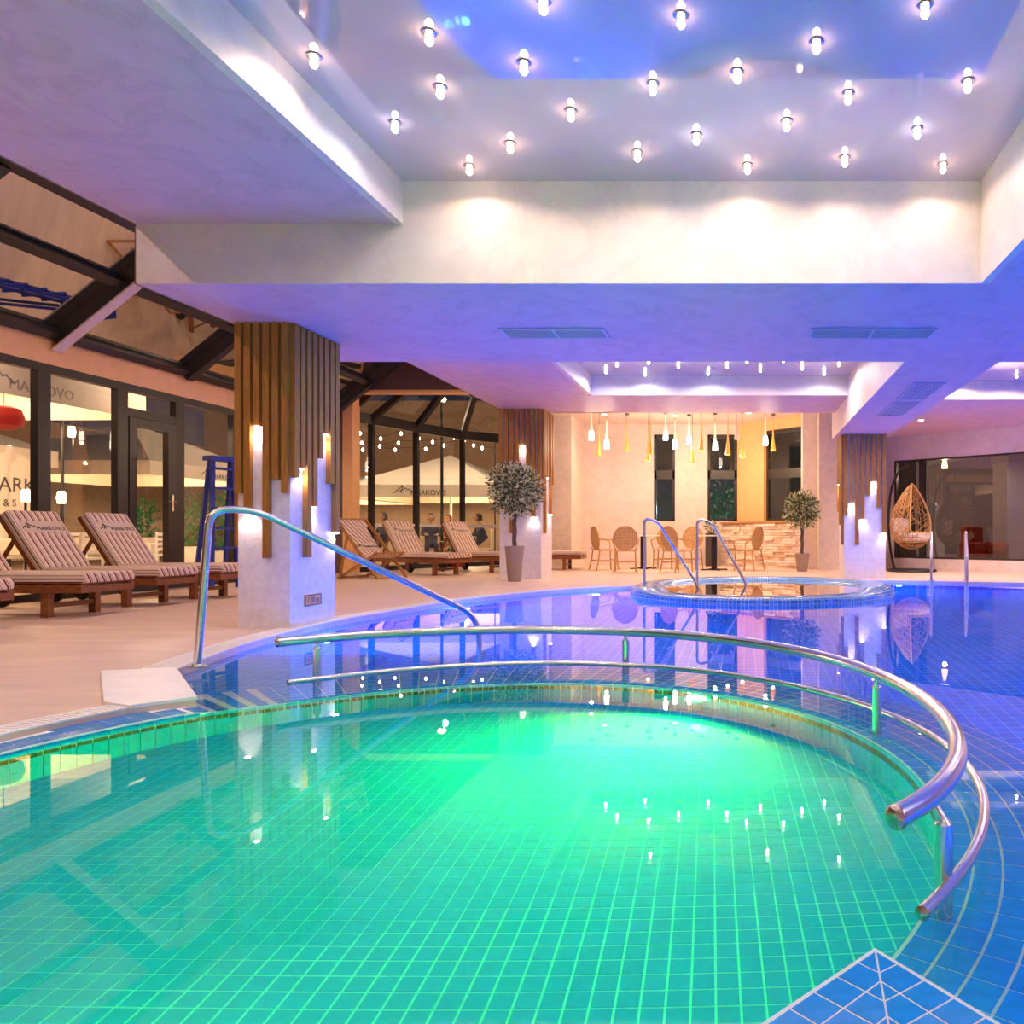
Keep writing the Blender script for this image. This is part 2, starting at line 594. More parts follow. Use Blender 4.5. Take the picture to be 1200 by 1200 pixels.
# inner faces of the coffers (pale plaster)
t = MB()
t.box((XL - .06, -3, ZS), (XL, YB0, ZC))
t.box((XL, YB0 - .012, ZB + .001), (XR, YB0 - .001, ZC)); t.box((XE, YB0 - .012, ZB + .001), (XL, YB0 - .001, ZS))
t.box((XR, -3, ZB + .001), (XR + .06, YB0, ZC))
t.box((XL - .06, YB1, ZS + .001), (XL, YC2, ZC)); t.box((XL, YC2, ZS + .001), (1.66, YC2 + .06, ZC))
t.box((1.645, YB1, ZB + .001), (1.659, 14.2, ZC)); t.box((2.62, 12.36, ZS + .001), (9.5, 12.42, ZC))
struct('trim_1', t, 'plaster')
g = slab(XL - .06, XR + .06, -3, YB0, ZC)
struct('ceiling_coffer', g, 'coffer_gloss')
g = slab(XL - .06, 1.66, YB1, YC2 + .06, ZC)
struct('ceiling_coffer', g, 'coffer_gloss')
g = slab(2.62, 9.5, YB1, 12.42, ZC)
struct('ceiling_coffer', g, 'coffer_gloss')
# dining bay ceiling, with the drop down to the soffit in front
d = slab(-4.9, 2.9, 13.76, 20.2, ZA)
d.box((XE, 13.70, ZS), (2.62, 13.76, ZA + .05))
struct('ceiling_dining', d, 'wall_cream')
# edge of solid ceiling and dark lid above the glass roof
d = MB().box((XE - .02, -3, ZS), (XE, YB0, 4.6)).box((XE - .02, YB0, ZB), (XE, YB1, 4.6)).box((XE - .02, YB1, ZS), (XE, 15.2, 4.6))
d.box((-6.95, -3, 4.28), (XE, 15.2, 4.34))
struct('trim_2', d, 'wall_brown')

# --- enclosing walls outside the view
e = MB().box((9.5, -3, -.1), (9.6, 18.2, 3.6))
struct('wall_right', e, 'wall_cream')
e = MB().box((-8.4, -3.1, -.1), (9.6, -3.0, 4.6))
struct('wall_front', e, 'wall_cream')

# --- back wall with its piers
def wall_seg(name, p, q, z0, z1, m, th=.25):
    """upright slab from p to q (2D); thickness goes to the far side"""
    p = Vector(p); q = Vector(q)
    d = (q - p).normalized(); n = Vector((-d.y, d.x)) * th
    poly = [p, q, q + n, p + n]
    return MB().prism([tuple(v) for v in poly], z0, z1), m
def quad(p, q, z0, z1):
    return MB().add([(p[0], p[1], z0), (q[0], q[1], z0), (q[0], q[1], z1), (p[0], p[1], z1)], [(0, 1, 2, 3)])
YW = 19.0
bw = MB()
def X19(x): return (x - CX) / F * YW
pierA = (-4.1, X19(766)); w1 = (X19(766), X19(791)); pierB = (X19(791), X19(829)); w2 = (X19(829), X19(864))
SILL, HEAD = 1.1, 3.28
bw.box((pierA[0], YW, 0), (pierA[1], YW + .3, ZA))
bw.box((pierB[0], YW, 0), (pierB[1], YW + .3, ZA))
for a, b_ in (w1, w2):
    bw.box((a, YW + .02, HEAD), (b_, YW + .3, ZA))
    bw.box((a, YW + .08, 0), (b_, YW + .3, SILL))
struct('wall_back', bw, 'wall_cream')
# angled side of the dining bay with its window
A0 = Vector((-.17, 19.0)); AD = Vector((1, -.99)).normalized()
def ap(s): return A0 + AD * s
sa, sb = .643 * 1.407, 1.56 * 1.407
aw = MB()
for s0, s1, z0, z1 in ((0, sa, 0, ZA), (sb, 2.6, 0, ZA), (sa, sb, 0, SILL), (sa, sb, HEAD, ZA)):
    m_, _ = wall_seg('', ap(s0), ap(s1), z0, z1, None, .28)
    aw.add(m_.v, m_.f)
struct('wall_bay', aw, 'wall_peach')
# stone piers either side of the dining bay
pm = MB().box((-4.92, 17.6, 0), (-4.02, 19.3, ZA)); struct('wall_pier', pm, 'pier_stone')
pm = MB().box((-4.019, 17.6, 0), (-4.0, 19.0, ZA)); struct('trim_3', pm, 'wall_cream')
pm = MB().box((1.30, 16.85, 0), (1.66, 17.3, ZA)); struct('wall_pier', pm, 'wall_cream')
pm = MB().box((1.62, 16.4, 0), (2.95, 17.6, ZA + .2)); struct('wall_pier', pm, 'pier_stone')

# --- angled wall on the right with the big window
W0 = Vector((2.3, 18.25)); W1 = Vector((9.5, 11.95)); WD = (W1 - W0).normalized(); WN = Vector((-WD.y, WD.x))
def wp(s): return W0 + WD * s
def s_at(x):   # distance along the wall whose image column is x
    k = (x - CX) / F
    return (k * W0.y - W0.x) / (WD.x - k * WD.y)
s0, s1 = s_at(1047), s_at(1330)
Yl = wp(s0).y
zw0, zw1 = .24, 2.45
rw = MB()
for a, b_, z0, z1 in ((0, s0, 0, ZS), (s1, (W1 - W0).length, 0, ZS), (s0, s1, 0, zw0), (s0, s1, zw1, ZS)):
    m_, _ = wall_seg('', wp(a), wp(b_), z0, z1, None, .2)
    rw.add(m_.v, m_.f)
struct('wall_angled', rw, 'wall_cream')
win = tag(empty('window_1'), kind='structure')
m_ = quad(wp(s0) + WN * .1, wp(s1) + WN * .1, zw0, zw1)
m_.build('pane', 'pane_dark', win)
fr = MB()
for za, zb in ((zw0, zw0 + .04), (zw1 - .04, zw1)):
    m_, _ = wall_seg('', wp(s0) + WN * .04, wp(s1) + WN * .04, za, zb, None, .1); fr.add(m_.v, m_.f)
for sa_ in (s0, s0 + .62, s1 - .05):
    m_, _ = wall_seg('', wp(sa_) + WN * .04, wp(sa_ + (.05 if sa_ != s0 + .62 else .12)) + WN * .04, zw0, zw1, None, .1); fr.add(m_.v, m_.f)
fr.build('window_frame', 'frame', win)
# dim room behind that window
m_ = MB()
poly = [wp(.3) + WN * .25, wp(9.3) + WN * .25, wp(9.3) + WN * 3.2, wp(.3) + WN * 3.2]
m_.prism([tuple(v) for v in poly], -.06, -.02)
struct('floor_lounge', m_, 'terrace_floor')
m_, _ = wall_seg('', wp(.3) + WN * 3.2, wp(9.3) + WN * 3.2, 0, 3.0, None, .1)
struct('wall_lounge', m_, 'curtain')

# --- dining bay windows
def bay_window(name, p, q, zt, m='pane'):
    p = Vector(p); q = Vector(q); d = (q - p).normalized(); n = Vector((-d.y, d.x))
    o = tag(empty(name), kind='structure')
    L = (q - p).length
    def seg(a, b_, z0, z1, off, th):
        return wall_seg('', p + d * a + n * off, p + d * b_ + n * off, z0, z1, None, th)[0]
    f_ = MB()
    for a, b_, z0, z1 in ((0, L, SILL, SILL + .06), (0, L, HEAD - .08, HEAD), (0, L, zt - .11, zt + .11), (0, .06, SILL, HEAD), (L - .07, L, SILL, HEAD)):
        q_ = seg(a, b_, z0, z1, .10, .08); f_.add(q_.v, q_.f)
    f_.build('window_frame', 'frame', o)
    q_ = quad(p + d * .05 + n * .135, p + d * (L - .06) + n * .135, SILL + .05, zt - .1); q_.build('pane', m, o)
    q_ = quad(p + d * .05 + n * .135, p + d * (L - .06) + n * .135, zt + .1, HEAD - .07); q_.build('pane', m, o)
    return o
ZT = zat(556, YW)
bay_window('window_2', (w1[0], YW), (w1[1], YW), ZT)
bay_window('window_3', (w2[0], YW), (w2[1], YW), ZT)
bay_window('window_4', ap(sa), ap(sb), ZT - .05)

# --- back wall on the left with the wide opening to the curved conservatory
YO = 15.2
xo0, xo1 = (402 - CX) / F * YO, -4.45
zo = zat(457, YO)
ow = MB().box((-8.6, YO, 0), (xo0, YO + .25, 4.6)).box((xo0, YO, zo), (xo1, YO + .25, 4.6)).box((xo1, YO, 0), (XE, YO + .25, 4.6))
struct('wall_left_back', ow, 'wall_brown')
jm = MB().box((xo0, YO - .02, 0), (xo0 + .20, YO + .27, zo)).box((xo0 + .20, YO - .02, zo - .05), (xo1, YO + .27, zo))
struct('trim_4', jm, 'wall_peach')

# --- glazed left wall
ZF, ZFa = 2.82, 3.17       # frame head, fascia top
fa = MB().box((XW - .12, -3, ZF), (XW, 15.2, ZFa))
struct('wall_left', fa, 'wall_peach')
ymull = [onX(x, XW) for x in (53, 145, 212, 278)]
bays = [4.4, 5.55, 6.7, 7.86] + ymull + [13.6, 15.1]
wn = 5
for i in range(len(bays) - 1):
    y0, y1 = bays[i], bays[i + 1]
    o = tag(empty('window_%d' % wn if i != 5 else 'door_1'), kind='structure')
    if i != 5: wn += 1
    fr = MB().box((XW - .10, y0 - .085, 0), (XW - .01, y0 + .085, ZF)).box((XW - .10, y0 + .085, ZF - .10), (XW - .01, y1 - .085, ZF)).box((XW - .10, y0 + .085, 0), (XW - .01, y1 - .085, .09))
    if i == len(bays) - 2: fr.box((XW - .10, y1 - .085, 0), (XW - .01, y1 + .085, ZF))
    fr.build('window_frame', 'frame', o)
    if i == 5:
        ztr = 2.44
        MB().box((XW - .09, y0 + .085, ztr - .05), (XW - .015, y1 - .085, ztr + .06)).build('transom_bar', 'frame', o)
        quad((XW - .055, y0 + .085), (XW - .055, y1 - .085), ztr + .06, ZF - .10).build('pane', 'pane', o)
        a0, a1 = y0 + .10, y1 - .10
        lf = MB().box((XW - .085, a0, .1), (XW + .0, a0 + .12, ztr - .06)).box((XW - .085, a1 - .14, .1), (XW + .0, a1, ztr - .06))
        lf.box((XW - .085, a0 + .12, ztr - .18), (XW + .0, a1 - .14, ztr - .06)).box((XW - .085, a0 + .12, .1), (XW + .0, a1 - .14, .3))
        leaf = lf.build('door_leaf', 'frame', o)
        quad((XW - .045, a0 + .12), (XW - .045, a1 - .14), .3, ztr - .18).build('pane', 'pane', leaf)
        hd = MB().box((XW + .0, a1 - .09, 1.12), (XW + .012, a1 - .05, 1.36)).tube([(XW + .01, a1 - .07, 1.26), (XW + .055, a1 - .07, 1.26), (XW + .055, a1 - .21, 1.26)], .011, 8)
        hd.build('door_handle', 'chrome', leaf, True)
    else:
        quad((XW - .055, y0 + .085), (XW - .055, y1 - .085), .09, ZF - .10).build('pane', 'pane', o)

# --- glass roof over the loungers: rafters, purlins, panes
rs = .8
def roof(X): return ZFa + rs * (X - XW)
roof_o = tag(empty('skylight'), kind='structure')
XT = -6.9
raf = [.63, 2.76, 4.89, 7.02, 9.15, 11.28, 13.41, 15.1]
for y in raf:
    MB().bar((XW, y, roof(XW) - .02), (XT, y, roof(XT) - .02), .13, .22, (0, 0, 1)).build('rafter', 'frame', roof_o)
for X in (XW + .04, -7.49, XT):
    MB().bar((X, -3, roof(X)), (X, 15.2, roof(X)), .11, .14, (-.62, 0, .78)).build('purlin', 'frame', roof_o)
for i in range(len(raf) - 1):
    for xa, xb in ((XW + .08, -7.54), (-7.44, XT - .05)):
        MB().add([(xa, raf[i] + .065, roof(xa) + .03), (xa, raf[i + 1] - .065, roof(xa) + .03), (xb, raf[i + 1] - .065, roof(xb) + .03), (xb, raf[i] + .065, roof(xb) + .03)], [(0, 3, 2, 1)]).build('pane', 'pane_roof', roof_o)
# pale strip under the wide rafter, its lit underside put into the colour
MB().bar((XW + .02, 9.15, roof(XW) - .17), (XT, 9.15, roof(XT) - .17), .14, .02).build('rafter_lit_strip', 'plaster', roof_o)

# --- curved conservatory glazing
cv = tag(empty('window_20'), kind='structure')
CP = [Vector(p) for p in ((-8.15, 15.45), (-7.85, 16.0), (-7.45, 17.25), (-6.9, 18.6), (-6.0, 19.45), (-4.95, 19.7))]
ZR = 3.2
inner = []
cen = Vector((-5.0, 16.0))
for p in CP:
    n = (cen - p).normalized()
    inner.append(p + n * 1.0)
for i, p in enumerate(CP):
    MB().bar((p.x, p.y, 0), (p.x, p.y, ZR), .10, .12, (0, 1, 0)).build('mullion', 'frame', cv)
    MB().bar((p.x, p.y, ZR), (inner[i].x, inner[i].y, ZR + .85), .12, .12).build('rafter', 'frame', cv)
for i in range(len(CP) - 1):
    p, q = CP[i], CP[i + 1]
    for z, h in ((.05, .1), (ZR, .22)):
        MB().bar((p.x, p.y, z), (q.x, q.y, z), .12, h).build('transom', 'frame', cv)
    MB().bar((p.x, p.y, .98), (q.x, q.y, .98), .03, .07).build('guard_rail', 'white_paint', cv)
    MB().bar((inner[i].x, inner[i].y, ZR + .85), (inner[i + 1].x, inner[i + 1].y, ZR + .85), .12, .14).build('purlin', 'frame', cv)
    MB().add([(p.x, p.y, .1), (q.x, q.y, .1), (q.x, q.y, ZR - .1), (p.x, p.y, ZR - .1)], [(0, 1, 2, 3)]).build('pane', 'pane', cv)
    MB().add([(p.x, p.y, ZR + .1), (q.x, q.y, ZR + .1), (inner[i + 1].x, inner[i + 1].y, ZR + .9), (inner[i].x, inner[i].y, ZR + .9)], [(0, 1, 2, 3)]).build('pane', 'pane', cv)

# =================================================================== POOLS
PC = Vector((-1.106, 2.52))
edge_px = [(0, 885), (80, 868), (140, 853), (280, 827), (327, 823), (400, 818), (433, 815), (487, 807), (580, 802), (700, 802), (742, 807), (833, 816), (925, 835), (998, 855), (1062, 897), (1077, 910), (1100, 947), (1108, 980), (1102, 1020), (1072, 1077), (1042, 1113)]
def polar_fit(pts, z, order, fill=None):
    th, rr = [], []
    for x, y in pts:
        d_ = G(x, y, z(x) if callable(z) else z).xy - PC
        th.append(math.atan2(d_.y, d_.x)); rr.append(d_.length)
    if fill:
        for a in range(200, 320, 8):
            th.append(R(a)); rr.append(fill)
    th = np.array(th); rr = np.array(rr)
    cols = [np.ones_like(th)]
    for k in range(1, order + 1):
        cols += [np.cos(k * th), np.sin(k * th)]
    s_, *_ = np.linalg.lstsq(np.stack(cols, 1), rr, rcond=None)
    def f(a):
        v = s_[0]
        for k in range(1, order + 1):
            v += s_[2 * k - 1] * math.cos(k * a) + s_[2 * k] * math.sin(k * a)
        return float(v)
    return f
r_edge = polar_fit(edge_px, lambda x: -.026 if x < 200 else -.045 if x < 420 else -.06, 2, 1.72)
def pol(a, r, z=0.0):
    return Vector((PC.x + r * math.cos(a), PC.y + r * math.sin(a), z))
def smooth01(t):
    t = max(0, min(1, t)); return t * t * (3 - 2 * t)
def z_curb(a):
    """kerb top: dry beside the deck, a few centimetres under water elsewhere"""
    a = a % (2 * math.pi)
    if a > R(330): a -= 2 * math.pi
    lo, hi = -.095, -.022
    return lo + (hi - lo) * smooth01((a - R(132)) / R(16)) * (1 - smooth01((a - R(236)) / R(14)))
GZ = -.50                   # green pool floor
N = 144
basin = tag(empty('whirl_pool'), 'round pool with green glowing water inside the curved chrome rail', 'pool')
ang = [2 * math.pi * i / N for i in range(N)]
# kerb body (grout bed)
kb = MB()
prof = []
for a in ang:
    r = r_edge(a); z = z_curb(a) - .006
    prof.append([pol(a, r, GZ - .01), pol(a, r, z + .0045), pol(a, r + .52, z + .0045), pol(a, r + .52, -1.2)])
for i in range(N):
    j = (i + 1) % N
    for k in range(3):
        kb.add([prof[i][k], prof[i][k + 1], prof[j][k + 1], prof[j][k]], [(0, 1, 2, 3)])
kb.build('kerb', 'grout', basin, True)
# grout bed of floor
fb = MB()
fb.add([pol(a, r_edge(a), GZ - .0012) for a in ang], [tuple(range(N))])
fb.build('basin_floor', 'grout_green', basin)

# --- floor tiles
TS, GAP, rotg = .0575, .0038, R(2.5)
def frame_px(p):
    if p[1] < .2: return None
    x, y = px(p)
    return (x, y) if -20 < x < 1220 and -20 < y < 1230 else None
bound = [pol(a, r_edge(a) - .004).xy for a in ang]
def tile_mesh(w_, h_, t_, name):
    b_ = .0015
    m = MB()
    a, c_ = w_ / 2, h_ / 2
    m.add([(-a, -c_, 0), (a, -c_, 0), (a, c_, 0), (-a, c_, 0), (-a + b_, -c_ + b_, t_), (a - b_, -c_ + b_, t_), (a - b_, c_ - b_, t_), (-a + b_, c_ - b_, t_)],
          [(4, 5, 6, 7), (0, 1, 5, 4), (1, 2, 6, 5), (2, 3, 7, 6), (3, 0, 4, 7)])
    return m
tile_me = tile_mesh(TS - GAP, TS - GAP, .005, 'tile').mesh('tile', 'tile_basin')
full = []; rest = MB()
ca, sa2 = math.cos(rotg), math.sin(rotg)
K = int(2.0 / TS)
for i in range(-K, K + 1):
    for j in range(-K, K + 1):
        lx, ly = i * TS, j * TS
        c_ = Vector((PC.x + lx * ca - ly * sa2, PC.y + lx * sa2 + ly * ca))
        d_ = c_ - PC
        rr = d_.length; re = r_edge(math.atan2(d_.y, d_.x))
        if rr > re + TS: continue
        h_ = (TS - GAP) / 2
        sq = [(c_.x + u * ca - v * sa2, c_.y + u * sa2 + v * ca) for u, v in ((-h_, -h_), (h_, -h_), (h_, h_), (-h_, h_))]
        if rr < re - TS * .8:
            full.append((c_, sq))
        else:
            for k in range(N):
                p, q = bound[k], bound[(k + 1) % N]
                if (Vector(p) - c_).length < .25: sq = clip(sq, p, q)
                if len(sq) < 3: break
            if len(sq) >= 3 and area(sq) > 1e-5:
                rest.prism(sq, GZ - .004, GZ)
vis = [(t[0].length, t) for t in full if frame_px((t[0].x, t[0].y, GZ + .25))]
vis.sort(key=lambda t: t[0])
chosen = {id(t[1]) for t in vis[:300]}
for t in full:
    if id(t) in chosen:
        link('floor_tile', tile_me, basin, (t[0].x, t[0].y, GZ - .005), (0, 0, rotg))
    else:
        rest.prism(t[1], GZ - .004, GZ)
tag(rest.build('floor_tiling', 'tile_basin', basin), kind='stuff')

# --- wall tiles of the green pool: one row, a brown mosaic band, tall tiles below
wt = MB(); wb = MB(); wparts = []
nw = 184
for i in range(nw):
    a0, a1 = 2 * math.pi * (i + .03) / nw, 2 * math.pi * (i + .97) / nw
    zt = z_curb((a0 + a1) / 2) - .008
    for k, (za, zb_) in enumerate(((zt - .060, zt), (zt - .30, zt - .142), (GZ, zt - .305))):
        r0, r1 = r_edge(a0) - .001, r_edge(a1) - .001
        q = [pol(a0, r0, za), pol(a1, r1, za), pol(a1, r1, zb_), pol(a0, r0, zb_)]
        qi = [pol(a0, r0 - .004, za), pol(a1, r1 - .004, za), pol(a1, r1 - .004, zb_), pol(a0, r0 - .004, zb_)]
        wparts.append((q, qi, (a0 + a1) / 2, k))
    for h in range(2):
        b0 = a0 + (a1 - a0) * h * .5; b1 = b0 + (a1 - a0) * .44
        for z_ in (zt - .099, zt - .138):
            r0, r1 = r_edge(b0), r_edge(b1)
            q = [pol(b0, r0, z_), pol(b1, r1, z_), pol(b1, r1, z_ + .034), pol(b0, r0, z_ + .034)]
            qi = [pol(b0, r0 - .005, z_), pol(b1, r1 - .005, z_), pol(b1, r1 - .005, z_ + .034), pol(b0, r0 - .005, z_ + .034)]
            wb.add([*q, *qi], [(4, 7, 6, 5), (0, 4, 5, 1), (1, 5, 6, 2), (2, 6, 7, 3), (3, 7, 4, 0)])
FB = [(4, 7, 6, 5), (0, 4, 5, 1), (1, 5, 6, 2), (2, 6, 7, 3), (3, 7, 4, 0)]
wv = sorted([w_ for w_ in wparts if R(20) < w_[2] < R(175) and w_[3] < 2], key=lambda w_: w_[0][0].length)
wid = {id(w_) for w_ in wv[:150]}
for w_ in wparts:
    if id(w_) in wid:
        o_ = w_[0][0]
        MB().add([p - o_ for p in (*w_[0], *w_[1])], FB).build('wall_tile', 'tile_basin', basin, loc=o_)
    else:
        wt.add([*w_[0], *w_[1]], FB)
tag(wt.build('wall_tiling', 'tile_basin', basin), kind='stuff')
tag(wb.build('brown_mosaic_band', 'tile_brown', basin), kind='stuff')

# --- kerb tiles in rings
rows, rw_, nt_ = 7, .073, 128
da = 2 * math.pi / nt_
tl = []
for i in range(nt_):
    a = (i + .5) * da
    for k in range(rows):
        dry = z_curb(a) > -.05
        r = r_edge(a) + .006 + (k + .5) * rw_
        tl.append((a, k, r, dry, pol(a, r, z_curb(a))))
row_me = {}
def ring_tile(k, dry):
    if (k, dry) not in row_me:
        r0 = 1.77 + k * rw_ + .003; r1 = r0 + rw_ - .007; rm = (r0 + r1) / 2
        h0 = da / 2 - .0030 / r0
        p = [(r0 * math.cos(-h0) - rm, r0 * math.sin(-h0)), (r1 * math.cos(-h0) - rm, r1 * math.sin(-h0)), (r1 * math.cos(h0) - rm, r1 * math.sin(h0)), (r0 * math.cos(h0) - rm, r0 * math.sin(h0))]
        row_me[(k, dry)] = MB().prism(p, 0, .006).mesh('kerb_tile', 'tile_dry' if dry else 'tile_blue')
    return row_me[(k, dry)]
def off_deck(p):    # left of the deck edge only the first rows show
    c_ = False; n = len(HOLE)
    for i in range(n):
        a, b_ = HOLE[i], HOLE[i - 1]
        if (a[1] > p[1]) != (b_[1] > p[1]) and p[0] < (b_[0] - a[0]) * (p[1] - a[1]) / (b_[1] - a[1]) + a[0]:
            c_ = not c_
    return c_
tv = sorted([t for t in tl if frame_px(t[4]) and off_deck(t[4])], key=lambda t: t[4].length)
tid = {id(t) for t in tv[:300]}
kr = MB(); krd = MB()
for t in tl:
    if not off_deck(t[4]): continue
    a, k, r, dry, p = t
    me = ring_tile(k, dry)
    slope = 0
    if id(t) in tid:
        link('kerb_tile', me, basin, (p.x, p.y, p.z - .006), (0, 0, a))
    else:
        Mx = Matrix.Translation((p.x, p.y, p.z - .006)) @ Matrix.Rotation(a, 4, 'Z')
        (krd if dry else kr).add([Mx @ v.co for v in me.vertices], [tuple(f_.vertices) for f_ in me.polygons])
tag(kr.build('kerb_tiling', 'tile_blue', basin), kind='stuff')
if krd.v: tag(krd.build('kerb_tiling', 'tile_dry', basin), kind='stuff')

# --- tiled corner in the foreground
ptf = tag(empty('tiled_platform'), 'blue tiled corner of a raised platform with white joints at the pool edge', 'platform')
apx = G(1025, 1110, -.02).xy; dl = (G(890, 1200, -.02).xy - apx).normalized(); dr = (G(1175, 1200, -.02).xy - apx).normalized()
pl = [apx, apx + dl * 1.35, Vector((.2, .50)), Vector((1.0, .47)), apx + dr * 1.3]
pl = [apx, apx + dl * 1.3, apx + (dl + dr) * 1.0, apx + dr * 1.3]
MB().prism([tuple(p) for p in (pl if area(pl) else pl)][::-1], -1.0, -.0212).build('platform_base', 'grout', ptf)
mit = (dl + dr).normalized()
ts = .066
for side, d_, o_ in ((0, dl, dr), (1, dr, dl)):
    nrm = (o_ - d_ * o_.dot(d_)).normalized()
    for i in range(12):
        for j in range(8):
            h0, h1 = i * ts + .0025, (i + 1) * ts - .0025
            g0, g1 = j * ts + .010, (j + 1) * ts + .005
            sq = [tuple(apx + d_ * u + nrm * v) for u, v in ((h0, g0), (h1, g0), (h1, g1), (h0, g1))]
            if side == 1: sq = sq[::-1]
            # keep the side of the mitre that belongs to this edge
            a_, b_ = apx, apx + mit
            off = .002
            s_ = Vector((-mit.y, mit.x)) * off
            if side == 0: sq = clip(sq, tuple(b_ - s_), tuple(a_ - s_)) if (Vector((-mit.y, mit.x)).dot(dl) < 0) else clip(sq, tuple(a_ + s_), tuple(b_ + s_))
            else: sq = clip(sq, tuple(a_ + s_), tuple(b_ + s_)) if (Vector((-mit.y, mit.x)).dot(dr) > 0) else clip(sq, tuple(b_ - s_), tuple(a_ - s_))
            if len(sq) < 3 or area(sq) < 6e-5: continue
            c_ = Vector((sum(p[0] for p in sq) / len(sq), sum(p[1] for p in sq) / len(sq)))
            if c_.y < .95: continue
            if sum(sq[k][0] * sq[(k + 1) % len(sq)][1] - sq[(k + 1) % len(sq)][0] * sq[k][1] for k in range(len(sq))) < 0: sq = sq[::-1]
            MB().prism([(p[0] - c_.x, p[1] - c_.y) for p in sq], 0, .006).build('platform_tile', 'tile_blue', ptf, loc=(c_.x, c_.y, -.026))

# --- main pool shell
mp = tag(empty('swimming_pool'), 'large swimming pool with deep blue mosaic floor and walls', 'pool')
MB().box((-4.6, .2, -1.35), (7.6, 13.3, -1.15)).build('pool_floor', 'mosaic_main', mp)
n = len(HOLE); m_ = MB(); per = [0]
for i in range(n): per.append(per[-1] + (HOLE[(i + 1) % n] - HOLE[i]).length)
m_.add([(p[0], p[1], -.06) for p in HOLE] + [(p[0], p[1], -1.2) for p in HOLE], [(i, n + i, n + (i + 1) % n, (i + 1) % n) for i in range(n)])
me = m_.mesh('pool_wall', 'mosaic_main_wall' if 'mosaic_main_wall' in M else grid_mat('mosaic_main_wall', (.012, .17, .72), (.18, .5, .9), .09, .005, uv=True).name)
uvl = me.uv_layers.new(name='UVMap')
for f_ in me.polygons:
    for li, vi in zip(f_.loop_indices, f_.vertices):
        i = vi % n
        s_ = per[i] if not (f_.index == n - 1 and i == 0) else per[n]
        uvl.data[li].uv = (s_, me.vertices[vi].co.z)
link('pool_wall', me, mp)
# entry steps beside the deck, under water
st = MB()
for k in range(3):
    st.prism([(-3.36, 4.45), (-2.62, 3.64), (-2.35 + .28 * k, 3.95 + .10 * k), (-2.5 + .30 * k, 5.3 + .3 * k), (-3.55, 5.35 + .2 * k)], -1.2, -.13 - .22 * k)
st.build('entry_step', 'mosaic_main', mp)

# --- water
wm = MB()
bm = bmesh.new()
vs_ = [bm.verts.new((p[0], p[1], WATER)) for p in HOLE]
ed = [bm.edges.new((vs_[i], vs_[(i + 1) % n])) for i in range(n)]
bmesh.ops.triangle_fill(bm, edges=ed, use_beauty=True)
for f_ in bm.faces:
    if f_.normal.z < 0: f_.normal_flip()
bm.verts.index_update()
wm.add([v.co[:] for v in bm.verts], [[v.index for v in f_.verts] for f_ in bm.faces])
bm.free()
tag(wm.build('pool_water', 'water'), 'still clear water lying level over the swimming pool and round green pool', 'water', kind='stuff')

# --- white overflow grating and the white slab
def grating(name, path, w_, label, step=.024, z=.004):
    o = tag(empty(name), label, 'grating')
    P = [Vector(p) for p in path]
    Ls = (MB(), MB()); sl = MB(); acc = 0
    offs = []
    for i, p in enumerate(P):
        t_ = (P[min(i + 1, len(P) - 1)] - P[max(i - 1, 0)]).normalized()
        offs.append(Vector((t_.y, -t_.x)))
    for i in range(len(P) - 1):
        for L, (a, b_) in zip(Ls, ((0, .018), (w_ - .018, w_))):
            q = [P[i] + offs[i] * a, P[i + 1] + offs[i + 1] * a, P[i + 1] + offs[i + 1] * b_, P[i] + offs[i] * b_]
            if (q[1] - q[0]).cross(q[2] - q[0]) < 0: q = q[::-1]
            L.prism([tuple(v) for v in q], .001, z + .004)
        d_ = (P[i + 1] - P[i]); ln = d_.length
        s_ = acc
        while s_ < ln:
            c0 = P[i] + d_ * (s_ / ln); of = offs[i].lerp(offs[i + 1], s_ / ln)
            a = c0 + of * .018; b_ = c0 + of * (w_ - .018)
            sl.bar((a.x, a.y, z), (b_.x, b_.y, z), step * .62, .006)
            s_ += step
        acc = s_ - ln
    for L_ in Ls: L_.build('grating_border', 'white_grate', o)
    tag(sl.build('grating_bars', 'white_grate', o), kind='stuff')
    return o
def outward(path):   # orient so that the strip lies on the deck side
    p = Vector(path[0]); t_ = (Vector(path[1]) - p).normalized(); o = p + Vector((t_.y, -t_.x)) * .05
    return path if not off_deck(o) else path[::-1]
grating('drain_grating', outward([hole_l[1].xy] + arc[1:14]), .15, 'curved white slatted drain grating beside the round green pool')
mn = [p for p in HOLE if p.x < -1.9 and p.y > 4.4 and p.y < 11.5]
grating('drain_grating', outward(mn), .20, 'long white slatted drain grating along the edge of the blue pool')
sq = [G(122, 826), G(152, 830.6), G(231, 819.8), G(206, 785), G(118, 789)]
rb = MB().prism([tuple(p.xy) for p in sq], .001, .016)
tag(rb.build('access_slab', 'white_slab'), 'plain white slab on the deck at the foot of the pool stairs', 'slab')

